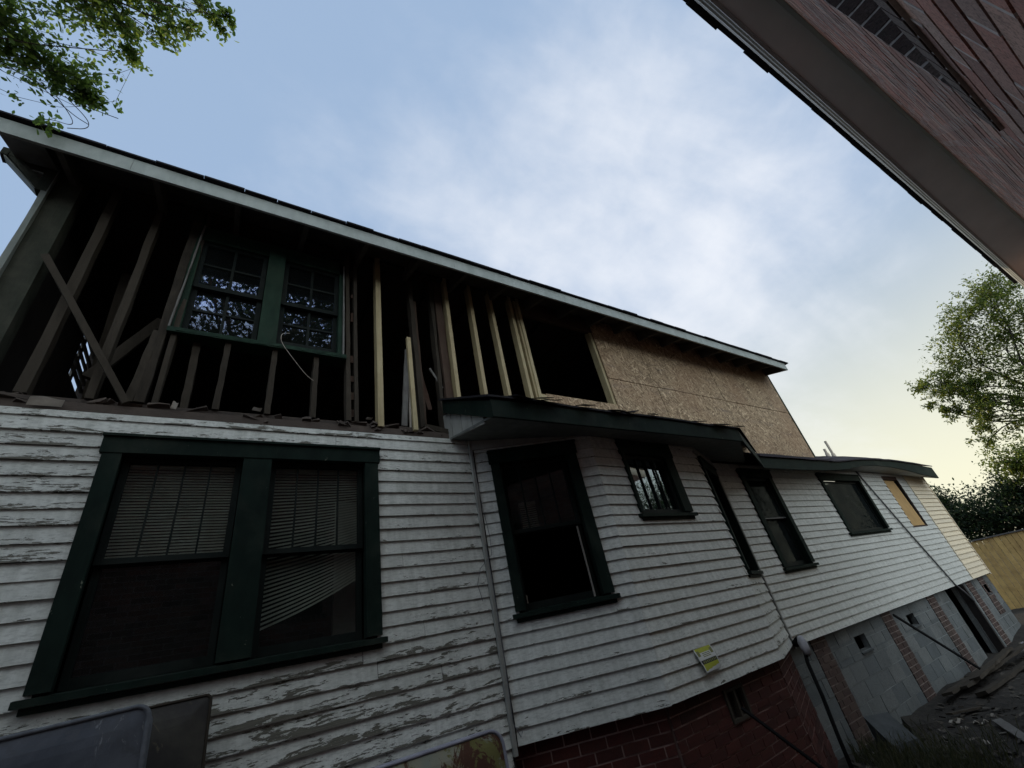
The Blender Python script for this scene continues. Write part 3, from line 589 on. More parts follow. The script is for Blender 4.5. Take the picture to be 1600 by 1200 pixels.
# upper double window
WU = (-.53, .78, 4.19, 5.42)
m_ = MB(); m_.fbox(FA, -.56, .80, 4.19, 4.235, -.13, .035); m_.fbox(FA, -.50, .78, 5.33, 5.5, -.12, .0)
m_.fbox(FA, -.545, -.485, 4.235, 5.6, -.13, -.005); m_.fbox(FA, .725, .765, 4.235, 5.5, -.13, -.0)
for i in range(10): x = -.5+i*.13; m_.beam((x, YW-.036, 4.212+R.uniform(-.01, .01)), (x+.12, YW-.036, 4.212+R.uniform(-.01, .01)), .006, .03, (0, 0, 1), 2, .003)
wU = m_.build('window', M_GREENL, house); wU['label'] = 'upper double window left hanging in the stripped framing'
m_ = MB(); m_.fbox(FA, .055, .20, 4.24, 5.45, -.1, .03); m_.build('mullion', M_GREENL, wU)
m_ = MB(); m_.beam(FA.p(-.555, 4.24, .01), FA.p(-.50, 5.5, .005), .012, .03, (0, 1, 0), 12, .002); m_.build('edge_strip', M_GREYB, wU); m_ = MB(); m_.beam(FA.p(.775, 4.22, .01), FA.p(.765, 5.45, .005), .012, .03, (0, 1, 0), 12, .002); m_.build('edge_strip', M_GREYB, wU)
for a, b, lift in ((-.485, .05, 0), (.205, .725, .055)):
    for za, zb, d in ((4.76, 5.33, -.03), (4.245+lift, 4.80, -.065)):
        m_ = MB(); st_ = .04
        m_.fbox(FA, a, a+st_, za, zb, d-.03, d); m_.fbox(FA, b-st_, b, za, zb, d-.03, d); m_.fbox(FA, a+st_, b-st_, za, za+.045, d-.03, d-.001); m_.fbox(FA, a+st_, b-st_, zb-.035, zb, d-.03, d-.001)
        c = (a+b)/2; m_.fbox(FA, c-.011, c+.011, za+.045, zb-.035, d-.026, d-.004); c = (za+zb)/2+.005; m_.fbox(FA, a+st_, b-st_, c-.01, c+.01, d-.0255, d-.0045)
        m_.build('sash', M_SASH, wU); m_ = MB(); m_.fbox(FA, a+st_-.004, b-st_+.004, za+.04, zb-.03, d-.018, d-.014); m_.build('glass_pane', M_GLASSU, wU)

# strand board sheathing
def osb(s0, s1, z0, z1, d=.0): m_ = MB(); m_.fbox(FA, s0, s1, z0, z1, -.02+d, d); m_.build('strand_board_panel', M_OSB, house)
osb(3.20, 4.455, 3.55, 4.165); osb(4.468, 5.54, 3.55, 4.612); osb(5.552, 7.435, 3.55, 4.618, .002); osb(7.447, 9.72, 3.55, 4.614)
osb(4.468, 5.525, 4.622, 5.76, .003); osb(5.537, 7.395, 4.63, 5.76, .001); osb(7.407, 9.72, 4.626, 5.76, .003)
m_ = MB(); m_.fbox(FA, 4.42, 4.465, 3.9, 5.5, -.12, -.021); m_.fbox(FA, 3.13, 4.42, 4.13, 4.168, -.12, -.021); m_.fbox(FA, 3.12, 3.20, 3.95, 4.14, -.1, -.0); m_.build('opening_frame', M_NEW, house)
m_ = MB(); m_.fbox(FA, 3.13, 4.46, 5.47, 5.76, -.06, -.002); m_.build('header', M_OLDR, house)
m_ = MB(); m_.fbox(FA, 9.722, 9.76, 3.55, 5.74, -.1, .012); m_.build('edge_trim', M_GREENL, house)
m_ = MB()
for x in [4.55+i*.405 for i in range(13)]:
    for k in range(9):
        z_ = 3.95+k*.2+R.uniform(-.03, .03); m_.fbox(FA, x+R.uniform(-.01, .01), x+.012, z_, z_+.009, .001, .004)
nl = m_.build('nail_heads', M_BLACK, house); nl['kind'] = 'stuff'
# upper interior: end walls, back wall, ceiling, one window in the left end
mb = MB(); FE = F((XL, 9), (XL, 3.62))                     # left end wall, s runs towards the viewer
hs = (3.3, 4.02, 4.60, 5.36)
panel(mb, FE, 0, FE.len, .9, 5.75, -.1, 0, [hs]); mb.box((XL, 9, .9), (XE, 9.1, 5.75)); mb.box((XB-.1, 3.62, 3.3), (XB, 9, 5.75))
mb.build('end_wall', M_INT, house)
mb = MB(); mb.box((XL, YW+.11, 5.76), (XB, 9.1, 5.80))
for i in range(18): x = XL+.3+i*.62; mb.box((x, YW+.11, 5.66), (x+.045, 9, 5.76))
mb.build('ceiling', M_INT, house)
m_ = MB()
for i in range(6): z_ = 4.70+i*.115+R.uniform(-.02, .02); m_.fbox(FE, 3.3, 4.02, z_, z_+.035+.012*(i % 3), -.05, -.03)
m_.fbox(FE, 3.62, 3.70, 4.60, 5.36, -.028, -.01); m_.fbox(FE, 3.86, 3.92, 4.60, 5.36, -.028, -.01)
m_.build('louvre', M_GREYB, house)

# ---- main roof
EY, EZB, EZT = 3.05, 5.405, 5.56
sl = .42; rz = lambda y: EZT+.02+(y-EY)*sl
RX0, RX1 = -1.80, 9.74; RY = 8.2
def slab(mb, x0, x1, ya, yb, za, zb, th):
    mb.hexa([(x0, ya, za-th), (x1, ya, za-th), (x1, yb, zb-th), (x0, yb, zb-th), (x0, ya, za), (x1, ya, za), (x1, yb, zb), (x0, yb, zb)])
mb = MB(); slab(mb, RX0, RX1, EY-.02, RY, rz(EY-.02)+.012, rz(RY)+.012, .012); slab(mb, RX0, RX1, RY, 13.4, rz(RY)+.012, rz(EY-.02)+.012, .012)
x = RX0
while x < RX1:                                             # uneven shingle butts along the eave
    w_ = R.uniform(.25, .34); a = R.uniform(-.010, .006); mb.box((x, EY-.04+a, rz(EY)-.006+R.uniform(-.003, .006)), (min(x+w_-.004, RX1+.01), EY+.06, rz(EY)+.014)); x += w_
roof = mb.build('main_roof', M_SHINGB, house)
mb = MB(); slab(mb, RX0+.01, RX1-.01, EY+.01, RY, rz(EY+.01)-.004, rz(RY)-.004, .02); slab(mb, RX0+.01, RX1-.01, RY, 13.3, rz(RY)-.004, rz(EY)-.004, .02)
mb.build('roof_boards', M_SOFF, roof)
mb = MB(); x = RX0
for x1_ in (-1.0, 1.9, 4.75, 7.5, RX1-.12):
    mb.hexa([(x, EY-.012, EZB), (x1_-.002, EY-.012, EZB), (x1_-.002, EY+.012, EZB), (x, EY+.012, EZB), (x, EY-.012, EZT), (x1_-.002, EY-.012, EZT), (x1_-.002, EY+.012, EZT), (x, EY+.012, EZT)]); x = x1_
mb.build('fascia', M_FASC, roof)
for i in range(20):
    x = -1.45+i*.585; mb = MB()
    mb.hexa([(x, EY+.015, EZT-.13), (x+.045, EY+.015, EZT-.13), (x+.045, YW+.1, 5.60), (x, YW+.1, 5.60), (x, EY+.015, rz(EY)-.026), (x+.045, EY+.015, rz(EY)-.026), (x+.045, YW+.1, rz(YW+.1)-.026), (x, YW+.1, rz(YW+.1)-.026)])
    mb.build('rafter_tail', M_SOFF, roof)
mb = MB(); mb.box((XL-.02, YW-.0, 5.745), (XB, YW+.1, 5.76)); mb.build('blocking', M_SOFF, roof)
mb = MB(); mb.hexa([(-1.77, EY+.02, 5.47), (-1.53, EY+.02, 5.47), (-1.53, YW-.06, 5.63), (-1.77, YW-.06, 5.63), (-1.77, EY+.02, 5.50), (-1.53, EY+.02, 5.50), (-1.53, YW-.06, 5.66), (-1.77, YW-.06, 5.66)]); mb.build('return_soffit', M_SOFF, roof)
# knee bracket at the corner
mb = MB(); mb.box((-1.83, YW-.05, 5.665), (-1.535, YW+.03, 5.735)); mb.beam((-1.575, YW-.012, 5.405), (-1.815, YW-.012, 5.69), .062, .07, (0, 1, 0)); mb.box((-1.60, YW-.052, 5.36), (-1.535, YW+.028, 5.664)); mb.box((-1.875, YW-.055, 5.655), (-1.832, YW+.035, 5.74))
mb.build('knee_bracket', M_CORN, roof)
mb = MB(); mb.beam((-1.60, YW-.012, 5.365), (-1.85, YW-.012, 5.655), .010, .074, (0, 1, 0)); mb.build('bracket_edge', M_PORCH, roof)
mb = MB(); mb.box((-1.70, YW+.04, 5.56), (-1.56, YW+.05, 5.66)); mb.build('pale_backboard', M_SOFFW, roof)
# gable ends
for x, yy in ((XL+.001, 0), (XB-.09, 0)):
    mb = MB(); mb.face([(x, YW+.1, 5.7), (x, 13, 5.7), (x, RY, rz(RY)-.04)]); mb.face([(x+.08, YW+.1, 5.7), (x+.08, 13, 5.7), (x+.08, RY, rz(RY)-.04)]); mb.build('gable', M_INT, house)

# ---- bay roof
BY, BX0, BX1 = 2.62, 1.76, 5.46
mb = MB(); zb = 3.235; zt = 3.40
mb.hexa([(BX0, BY-.012, zb-.03), (BX1, BY-.012, zb+.01), (BX1, BY+.012, zb+.01), (BX0, BY+.012, zb-.03), (BX0, BY-.012, zt-.03), (BX1, BY-.012, zt+.01), (BX1, BY+.012, zt+.01), (BX0, BY+.012, zt-.03)])
E1 = (6.80, 3.15)
mb.hexa([(BX1+.002, BY-.012, zb+.01), (E1[0], E1[1]-.012, 3.15), (E1[0], E1[1]+.012, 3.15), (BX1+.002, BY+.012, zb+.01), (BX1+.002, BY-.012, zt+.01), (E1[0], E1[1]-.012, 3.32), (E1[0], E1[1]+.012, 3.32), (BX1+.002, BY+.012, zt+.01)])
mb.hexa([(BX0, BY+.014, zb-.03), (BX0+.024, BY+.014, zb-.03), (BX0+.024, YW-.005, 3.72), (BX0, YW-.005, 3.72), (BX0, BY+.014, zt-.03), (BX0+.024, BY+.014, zt-.03), (BX0+.024, YW-.005, 3.86), (BX0, YW-.005, 3.86)])
br = MB(); sg = 16
def top(u): x = BX0-.03+(BX1+.05-BX0+.03)*u; return x, BY-.03, 3.405+.03*u+.014*wob(x*2, 3), YW+.02, 3.90-.12*u
tops = [top(i/sg) for i in range(sg+1)]
for a, b in zip(tops, tops[1:]): br.hexa([(a[0], a[1], a[2]-.02), (b[0], b[1], b[2]-.02), (b[0], b[3], b[4]-.02), (a[0], a[3], a[4]-.02), (a[0], a[1], a[2]), (b[0], b[1], b[2]), (b[0], b[3], b[4]), (a[0], a[3], a[4])])
a = tops[-1]; br.face([(a[0], a[1], a[2]), (E1[0], E1[1]-.02, 3.37), (7.4, YW+.02, 3.74), (a[0], a[3], a[4])]); br.face([(a[0], a[1], a[2]-.02), (E1[0], E1[1]-.02, 3.34), (E1[0], E1[1]-.02, 3.37), (a[0], a[1], a[2])])
for i in range(46):                                        # ragged torn shingle ends along the eave and up against the studs
    u = R.random(); x, y_, z_, y2, z2 = top(u); w_ = R.uniform(.06, .22); q = R.choice((0, 0, .25, .5, .8)); yy = y_+(y2-y_)*q; z3 = z_+(z2-z_)*q
    br.beam((x, yy-.01, z3+.006), (x+w_, yy-.01+R.uniform(-.02, .03), z3+.008+R.uniform(0, .012)), R.uniform(.08, .16), .006, (0, -.5, 1), 2, .004)
bro = br.build('bay_roof', M_SHINGB, house)
mb.build('fascia', M_GREEN, bro)
mb = MB()
mb.hexa([(BX0+.03, BY+.016, zb-.01), (BX1, BY+.016, zb+.03), (P3[0]+.9, YW-.06, 3.36), (BX0+.03, YW-.03, 3.41), (BX0+.03, BY+.016, zb+.01), (BX1, BY+.016, zb+.05), (P3[0]+.9, YW-.06, 3.38), (BX0+.03, YW-.03, 3.43)])
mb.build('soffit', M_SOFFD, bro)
mb = MB()
for i in range(4):
    y_ = BY+.2+i*.2; mb.hexa([(BX0+.034, y_, 3.25+.05*i), (BX0+.05, y_, 3.25+.05*i), (BX0+.05, y_+.19, 3.30+.05*i), (BX0+.034, y_+.19, 3.30+.05*i), (BX0+.034, y_, 3.45+.08*i), (BX0+.05, y_, 3.45+.08*i), (BX0+.05, y_+.19, 3.50+.08*i), (BX0+.034, y_+.19, 3.50+.08*i)])
mb.build('end_boards', M_SOFFW, bro)

# ---- rear roof with its sagging eave
RB = [(6.80, 3.15, 3.32), (7.9, 3.155, 3.335), (8.9, 3.175, 3.34), (9.43, 3.20, 3.345), (9.9, 3.235, 3.37), (10.7, 3.335, 3.44), (11.5, 3.36, 3.475), (12.3, 3.355, 3.495), (13.24, 3.30, 3.49), (14.1, 3.22, 3.47), (15.15, 3.16, 3.44)]
YE = 3.15
mb = MB()
for a, b in zip(RB, RB[1:]): mb.hexa([(a[0], YE-.012, a[1]), (b[0], YE-.012, b[1]), (b[0], YE+.012, b[1]), (a[0], YE+.012, a[1]), (a[0], YE-.012, a[2]), (b[0], YE-.012, b[2]), (b[0], YE+.012, b[2]), (a[0], YE+.012, a[2])])
a = RB[-1]; mb.hexa([(a[0]-.02, YE+.014, a[1]), (a[0]+.005, YE+.014, a[1]), (XE+.25, YW+.5, a[1]+.42), (XE+.225, YW+.5, a[1]+.42), (a[0]-.02, YE+.014, a[2]), (a[0]+.005, YE+.014, a[2]), (XE+.25, YW+.5, a[2]+.42), (XE+.225, YW+.5, a[2]+.42)])
rr_ = MB(); fine = []
for a, b in zip(RB, RB[1:]):
    for i in range(3): q = i/3; fine.append(tuple(a[j]+(b[j]-a[j])*q for j in range(3)))
fine.append(RB[-1])
for a, b in zip(fine, fine[1:]):
    for r_ in range(6):
        ya, yb = YE-.04+r_*.14, YE-.04+(r_+1)*.14; s_ = .60
        za = lambda p, y: p[2]+.055+(min(y, YW)-YE)*(.62 if p[0] < 9.8 else .56)+max(0, y-YW)*.45 + .006*wob(p[0]*3, r_)
        rr_.hexa([(a[0], ya, za(a, ya)-.02), (b[0], ya, za(b, ya)-.02), (b[0], yb+.02, za(b, yb)-.015), (a[0], yb+.02, za(a, yb)-.015), (a[0], ya, za(a, ya)+.004), (b[0], ya, za(b, ya)+.004), (b[0], yb+.02, za(b, yb)), (a[0], yb+.02, za(a, yb))])
ya = YE-.04+6*.14
for a, b in zip(fine, fine[1:]):
    if a[0] < 9.3: continue
    rr_.face([(a[0], ya, za(a, ya)-.01), (b[0], ya, za(b, ya)-.01), (b[0], 6.5, za(b, ya)+.9), (a[0], 6.5, za(a, ya)+.9)])
ro2 = rr_.build('rear_roof', M_SHING, house); fo = mb.build('fascia', M_GREEN, ro2)
mb = MB()
for a, b in zip(RB, RB[1:]):
    a2, b2 = (a[0], a[1]+.01, 0), (b[0], b[1]+.01, 0)
    mb.hexa([(a[0], YE+.014, a2[1]), (b[0], YE+.014, b2[1]), (b[0], YW+.02, max(3.345, b2[1]+.0)), (a[0], YW+.02, max(3.345, a2[1]+.0)), (a[0], YE+.014, a2[1]+.02), (b[0], YE+.014, b2[1]+.02), (b[0], YW+.02, max(3.365, b2[1]+.02)), (a[0], YW+.02, max(3.365, a2[1]+.02))])
mb.build('soffit', M_SOFFW, ro2)
mb = MB(); mb.hexa([(15.1, YE+.03, 3.25), (15.55, YE+.25, 3.28), (15.6, YW+.1, 3.42), (15.3, YW+.1, 3.42), (15.1, YE+.02, 3.46), (15.62, YE+.22, 3.50), (15.7, YW+.1, 3.66), (15.3, YW+.1, 3.66)]); mb.build('eave_end', M_OLDR, ro2)
for x, z_, lean in ((13.74, 4.74, .0), (13.37, 4.48, -.01)):
    mb = MB(); mb.tube([(x, 4.5, 3.9), (x, 4.5, z_)], .032, 12); mb.tube([(x, 4.5, 4.1), (x, 4.5, 4.36)], [.06, .045], 12); mb.build('vent_pipe', M_PIPE, house, smooth=False)
# conduit down the rear wall and out to a pole lying against it
mb = MB(); mb.tube([(11.2, YW-.035, 3.38), (11.6, YW-.035, 2.68), (11.99, YW-.035, 2.0), (12.62, YW-.035, .98), (12.80, YW-.06, .80), (12.92, YW-.07, .62)], .016, 8); mb.build('conduit', M_GREYP, house, smooth=True)
mb = MB(); mb.tube([(6.02, YW-.14, 1.02), (5.98, YW-.16, .90), (5.90, YW-.18, .80), (5.82, YW-.22, .5), (5.72, YW-.25, .18), (5.66, YW-.27, -.15)], .021, 12); mb.tube([(6.05, YW-.05, .98), (6.03, YW-.12, 1.02), (6.0, YW-.16, .98)], .04, 12)
dp = mb.build('drain_pipe', M_BLACK, house, smooth=True)
mb = MB(); mb.tube([(6.03, YW-.15, 1.05), (6.00, YW-.17, .99), (5.97, YW-.19, .93), (5.94, YW-.20, .87)], [.03, .052, .05, .03], 12); mb.build('plastic_wrap', M_WHITE, dp, smooth=True)

# ------------------------------------------------------------------ loose pieces
def soft(pts, k=3):
    q_ = [np.array(p, float) for p in pts]
    for _ in range(k): q_ = [q_[0]]+[v for a, b in zip(q_, q_[1:]) for v in (a*.75+b*.25, a*.25+b*.75)]+[q_[-1]]
    return [tuple(v) for v in q_]
def loose(name, pts, w, h, mat, label, cat, up=(0, 1, 0), seg=8, jit=.003, group=None):
    m_ = MB(); m_.beam(pts[0], pts[1], w, h, up, seg, jit); o = m_.build(name, mat); return tag(o, label, cat, group)
loose('loose_board', [(-1.36, YW-.06, 4.68), (-.66, YW-.035, 3.51)], .045, .03, M_OLD, 'dark thin board leaning diagonally across the leftmost upper studs', 'board')
loose('loose_board', [(-.66, 3.80, 4.53), (-.94, 3.64, 3.78)], .075, .03, M_OLD, 'short wide dark board slanting up towards the left jamb of the upper window', 'board')
loose('loose_stud', [(1.43, YW-.05, 3.47), (1.447, YW+.0, 4.62)], .042, .038, M_NEW, 'short fresh pine stud standing loose on the ledge, topped well below the roof', 'stud', jit=.0006)
loose('loose_board', [(1.385, 3.62, 3.6), (1.51, 3.70, 4.62)], .055, .02, M_GREYB, 'grey narrow board leaning just left of the short fresh stud', 'board')
loose('loose_board', [(1.455, 3.64, 3.55), (1.50, 3.70, 4.22)], .02, .02, M_SCRAP, 'pale sliver of wood standing beside the short fresh stud', 'board')
loose('loose_board', [(1.70, 3.68, 3.85), (1.60, 3.72, 4.6)], .05, .02, M_OLDR, 'brown board leaning deep between the old studs left of the notched post', 'board')
loose('loose_board', [(1.72, 3.62, 4.35), (1.84, 3.60, 4.1)], .022, .012, M_GREYB, 'short broken pale splinter caught beside the notched old post', 'board')
loose('fallen_board', [(1.55, YW+.02, 3.56), (1.90, YW+.0, 3.50)], .05, .02, M_OLD, 'dark offcut lying on the ledge next to the bay roof', 'board')
for i, (x, z, w_, h_, lb) in enumerate(((-1.05, 3.465, .16, .055, 'flat pale torn scrap on the ledge above the clapboards at far left'), (-.40, 3.52, .035, .05, 'small white curled chip standing on the ledge left of the cripple studs'), (.12, 3.55, .06, .02, 'tiny white scrap on the ledge below the upper window mullion'), (1.0, 3.56, .05, .012, 'tiny pale scrap between the doubled old studs and the tall fresh stud'))):
    m_ = MB(); n_ = 6
    for j in range(n_):
        u0, u1 = j/n_, (j+1)/n_; fz = lambda u: .5+.5*math.sin(u*2.6+i)
        p = lambda u, t_: (x-w_/2+w_*u+.01*t_, YW-.03+.012*fz(u)-.02*t_, z-h_/2+h_*t_*(.75+.3*fz(u*2))+.012*fz(u))
        m_.face([p(u0, 0), p(u1, 0), p(u1, 1), p(u0, 1)], .5); m_.face([tuple(a+b for a, b in zip(q, (0, .004, 0))) for q in (p(u0, 1), p(u1, 1), p(u1, 0), p(u0, 0))], .5)
    tag(m_.build('scrap', M_SCRAP), lb, 'scrap')
m_ = MB(); m_.tube(soft([(.30, YW-.05, 4.36), (.23, YW-.07, 4.33), (.235, YW-.08, 4.22), (.33, YW-.08, 4.08), (.45, YW-.06, 3.93), (.52, YW-.05, 3.88)]), .0024, 5); tag(m_.build('loose_wire', M_SCRAP), 'thin pale wire dangling over the sill of the upper double window', 'wire')

# yellow notice on the bay
th = thing('paper_notice', FF.p(.6, 1.09, .03), 'curling yellow and white paper notice with a black band stapled to the bay clapboards', 'notice')
def npt(u, v):                                             # u across 0..1, v 0 top .. 1 bottom
    s_ = .475+.265*u + .045*v*(1-u) + .03*v*u; z_ = 1.278-.178*v - (.006*(1-u))
    d_ = .024+.02*math.sin(v*2.4)+.035*max(0, v-.55)*(1-u)
    return FF.p(s_, z_, d_)
mp_ = [Mat('notice_yellow', .6), Mat('notice_white', .6), Mat('notice_black', .6), Mat('notice_grey', .6)]
for q, c in zip(mp_, ((.42, .44, .05), (.62, .63, .60), (.03, .03, .03), (.20, .21, .08))): q.col(c)
m_ = MB(); nu, nv = 20, 30
for i in range(nu):
    for j in range(nv):
        u, v = (i+.5)/nu, (j+.5)/nv
        k = 0 if v < .2 else (1 if v < .5 else (2 if v < .66 else 0))
        if .2 <= v < .42 and .3 < u < .75 and j % 2: k = 3
        if v < .33 and (.06 < u < .2 or .8 < u < .93) and v > .1: k = 3
        if (u < .05 or u > .95) or v > .94-.12*u: k = 1
        if .53 < v < .63 and .08 < u < .92 and i % 2: k = 3
        m_.face([npt(i/nu, (j+1)/nv), npt((i+1)/nu, (j+1)/nv), npt((i+1)/nu, j/nv), npt(i/nu, j/nv)], .5, k)
m_.build('sheet', [q.m for q in mp_], th, smooth=True)

# bedding leaning against the wall
def mattress_mat(name, c1, c2, stain=None, thr=.5):
    m = Mat(name, .85); a = m.noise(m.pos(), 2.2, 7, .62, .5); b = m.noise(m.pos(), 9, 8, .7)
    c = m.mix(m.mr(a, .38, .62), c1, c2)
    if stain:
        s1 = m.noise(m.pos(), 3.4, 9, .72, .8); c = m.mix(m.mr(s1, thr, thr+.05), c, stain[0]); s2 = m.noise(m.pos((1, 1, .6)), 5.1, 9, .75, 1.0); c = m.mix(m.mr(s2, thr+.04, thr+.07), c, stain[1])
    m.col(c); m.bump(b, .5, .006); return m.m
M_MB = mattress_mat('blue_grey_ticking', (.052, .057, .070), (.092, .098, .112), ((.070, .073, .082), (.15, .155, .165)), .54); M_MBP = flat_noise('grey_piping', (.15, .16, .175), (.10, .105, .115), 20)
M_MS = mattress_mat('stained_quilting', (.26, .24, .17), (.20, .22, .18), ((.13, .12, .04), (.07, .03, .018)), .5)
M_MSB = mattress_mat('grey_torn_border', (.34, .34, .40), (.22, .22, .26), ((.12, .12, .13), (.30, .28, .26)), .62)
M_BOX = mattress_mat('dark_box_spring_cloth', (.035, .032, .030), (.06, .055, .045), ((.10, .085, .06), (.02, .018, .016)), .6)
def mattress(name, xr, wid, hgt, yb, yt, thick, tilt, rad, mats, label, cat, pip=.011, quilt=0):
    root = thing(name, (xr-wid/2, yb, GZ), label, cat)
    A_ = Vector((xr-wid, yb, GZ+.02)); ux = Vector((math.cos(tilt), 0, math.sin(tilt))); lean = math.atan2(yt-yb, hgt)
    uz = Vector((-math.sin(tilt)*math.cos(lean), math.sin(lean), math.cos(lean)*math.cos(tilt))); un = ux.cross(uz).normalized()
    if un.y > 0: un = -un
    A_ = Vector((xr, yb, GZ+.02)) - ux*wid
    def outline(r_, off, n=8):
        pts = []; ins = max(0, -off); r2 = max(.012, r_-ins*.35)+max(0, off)*0
        for cx_, cz_, a0 in ((wid-r2-ins, r2+ins, -90), (wid-r2-ins, hgt-r2-ins, 0), (r2+ins, hgt-r2-ins, 90), (r2+ins, r2+ins, 180)):
            for i in range(n+1): a = math.radians(a0+90*i/n); pts.append((cx_+math.cos(a)*(r2+max(0, off)), cz_+math.sin(a)*(r2+max(0, off))))
        return pts
    P_ = lambda q, d: A_+ux*q[0]+uz*q[1]+un*d
    o_ = outline(rad, 0); n_ = len(o_); sd_ = MB()
    inner = [outline(rad, -i*.035) for i in range(1, 5)]; ds = (.010, .022, .028, .03)
    for i in range(n_):
        j = (i+1) % n_; bul = .012
        sd_.face([P_(o_[i], 0), P_(o_[j], 0), P_(o_[j], -thick), P_(o_[i], -thick)], .5)
    sd_.face([P_(q, -thick) for q in o_], .5); sd_.build('border', mats[1], root)
    fc = MB(); prev = o_; pd = 0
    for ring, d_ in zip(inner, ds):
        for i in range(n_): j = (i+1) % n_; fc.face([P_(prev[i], pd), P_(ring[i], d_), P_(ring[j], d_), P_(prev[j], pd)], .5)
        prev, pd = ring, d_
    fc.face([P_(q, pd) for q in prev][::-1], .5); fc.build('front_panel', mats[0], root)
    pp = MB(); pp.tube([P_(q, 0) for q in outline(rad, .002)]+[P_(outline(rad, .002)[0], 0)], pip, 6); pp.tube([P_(q, -thick) for q in outline(rad, .002)]+[P_(outline(rad, .002)[0], -thick)], pip, 6); pp.build('piping', mats[2], root, smooth=True)
    return root
mattress('mattress', -.075, 1.40, 1.85, 2.66, 2.92, .16, math.radians(2.5), .05, (M_MB, M_MBP, M_MBP), 'blue grey mattress on end in the bottom left corner, leaning under the big window', 'mattress')
mattress('box_spring', .115, 1.40, 1.84, 3.05, 3.26, .13, math.radians(1), .025, (M_BOX, M_BOX, M_OLD), 'dark torn box spring standing behind the blue grey mattress', 'box spring', pip=.008)
mattress('mattress', 1.79, 1.88, 1.30, 3.12, 3.27, .16, 0, .09, (M_MS, M_MSB, M_MSB), 'stained yellowish mattress with a torn pale border, below the big window', 'mattress', pip=.012)

# ------------------------------------------------------------------ the brick neighbour
nb = thing('brick_house', (6, -3, GZ), 'dark brick house next door with a grey metal eave, seen steeply from below', 'house')
NA, NB_ = (-4.0, .155), (9.95, -0.827)                      # line of the wall face
FN = F(NB_, NA)                                             # normal points to +Y
Ln = FN.len; sN = lambda x: Ln*(9.95-x)/13.95
WN = (sN(1.42), sN(.1), 2.50, 3.46)
nh = [WN]
brk, mor = bricks(FN, 0, Ln, 1.4, 4.75, .203, .0665, .010, nh, proud=.0026, jit=.0007, head=True)
# rowlock arch and jamb
wN = brk.build('brick_wall', M_BRN, nb); mor.build('mortar', M_MORTL, wN)
mb = MB(); mb.fbox(FN, 0, Ln, -.4, 1.4, -.12, -.0); mb.build('lower_wall', M_BRN, nb)
mb = MB(); mb.box((-4, -9, -.4), (9.9, -1.05, 4.9)); mb.build('body', M_BRN, nb)
mb = MB()
nj = 12
for i in range(15): z_ = WN[2]+i*.0665; mb.fbox(FN, WN[0]-.002, WN[0]+.012, z_, z_+.056, -.11, .003)
for i in range(20): s_ = WN[0]+i*.0665; mb.fbox(FN, s_, s_+.057, WN[3], WN[3]+.2, -.1, .006)
for i in range(20): s_ = WN[0]-.05+i*.0685; mb.fbox(FN, s_, s_+.058, WN[2]-.066, WN[2], -.1, .012)
mb.build('window_surround', M_BRP, nb)
m_ = MB(); m_.fbox(FN, WN[0]-.06, WN[0]-.003, WN[2]-.07, WN[3]+.2, -.11, -.001); m_.fbox(FN, WN[0]-.05, WN[1], WN[3]+.001, WN[3]+.2, -.11, .003); m_.fbox(FN, WN[0]-.05, WN[1], WN[2]-.068, WN[2]-.004, -.11, .009); m_.fbox(FN, WN[0]-.001, WN[0]+.009, WN[2], WN[3], -.11, .001); m_.build('mortar', M_MORTL, nb)
m_ = MB(); m_.fbox(FN, WN[0], WN[1], WN[2], WN[3], -.13, -.10); wn = m_.build('window', M_SASH, nb)
m_ = MB(); m_.fbox(FN, WN[0]+.06, WN[1]-.06, WN[2]+.06, WN[3]-.06, -.098, -.092); m_.build('glass_pane', M_GLASS, wn)
# eave
def ny_(x, k): return (-.0276-.037*(x-2.03)) if k == 'o' else (-.300-.0711*(x-2.56))
XS = [-4, 0, 3, 6, 8, 10.0]
HZ = 4.73
mb = MB()
for a, b in zip(XS, XS[1:]):
    mb.hexa([(a, ny_(a, 'i')-.02, HZ), (b, ny_(b, 'i')-.02, HZ), (b, ny_(b, 'o')-.06, HZ), (a, ny_(a, 'o')-.06, HZ), (a, ny_(a, 'i')-.02, HZ+.015), (b, ny_(b, 'i')-.02, HZ+.015), (b, ny_(b, 'o')-.06, HZ+.015), (a, ny_(a, 'o')-.06, HZ+.015)])
mb.build('soffit', M_VINYL, nb)
mb = MB()
for a, b in zip(XS, XS[1:]): mb.hexa([(a, ny_(a, 'i')-.03, HZ-.05), (b, ny_(b, 'i')-.03, HZ-.05), (b, ny_(b, 'i')+.018, HZ-.03), (a, ny_(a, 'i')+.018, HZ-.03), (a, ny_(a, 'i')-.03, HZ-.002), (b, ny_(b, 'i')-.03, HZ-.002), (b, ny_(b, 'i')+.018, HZ-.002), (a, ny_(a, 'i')+.018, HZ-.002)])
mb.build('soffit_trim', M_GUT, nb)
mb = MB(); prof = [(-.060, 0), (-.055, -.012), (-.035, -.012), (-.030, .004), (-.018, .012), (-.012, .03), (.0, .036), (.004, .06), (.012, .075), (.012, .16), (-.06, .16)]
for a, b in zip(XS, XS[1:]):
    for (d0, z0_), (d1, z1_) in zip(prof, prof[1:]): mb.face([(a, ny_(a, 'o')+d0, HZ+z0_), (b, ny_(b, 'o')+d0, HZ+z0_), (b, ny_(b, 'o')+d1, HZ+z1_), (a, ny_(a, 'o')+d1, HZ+z1_)], .5)
mb.build('fascia', M_GUT, nb)
mb = MB(); slb = .55
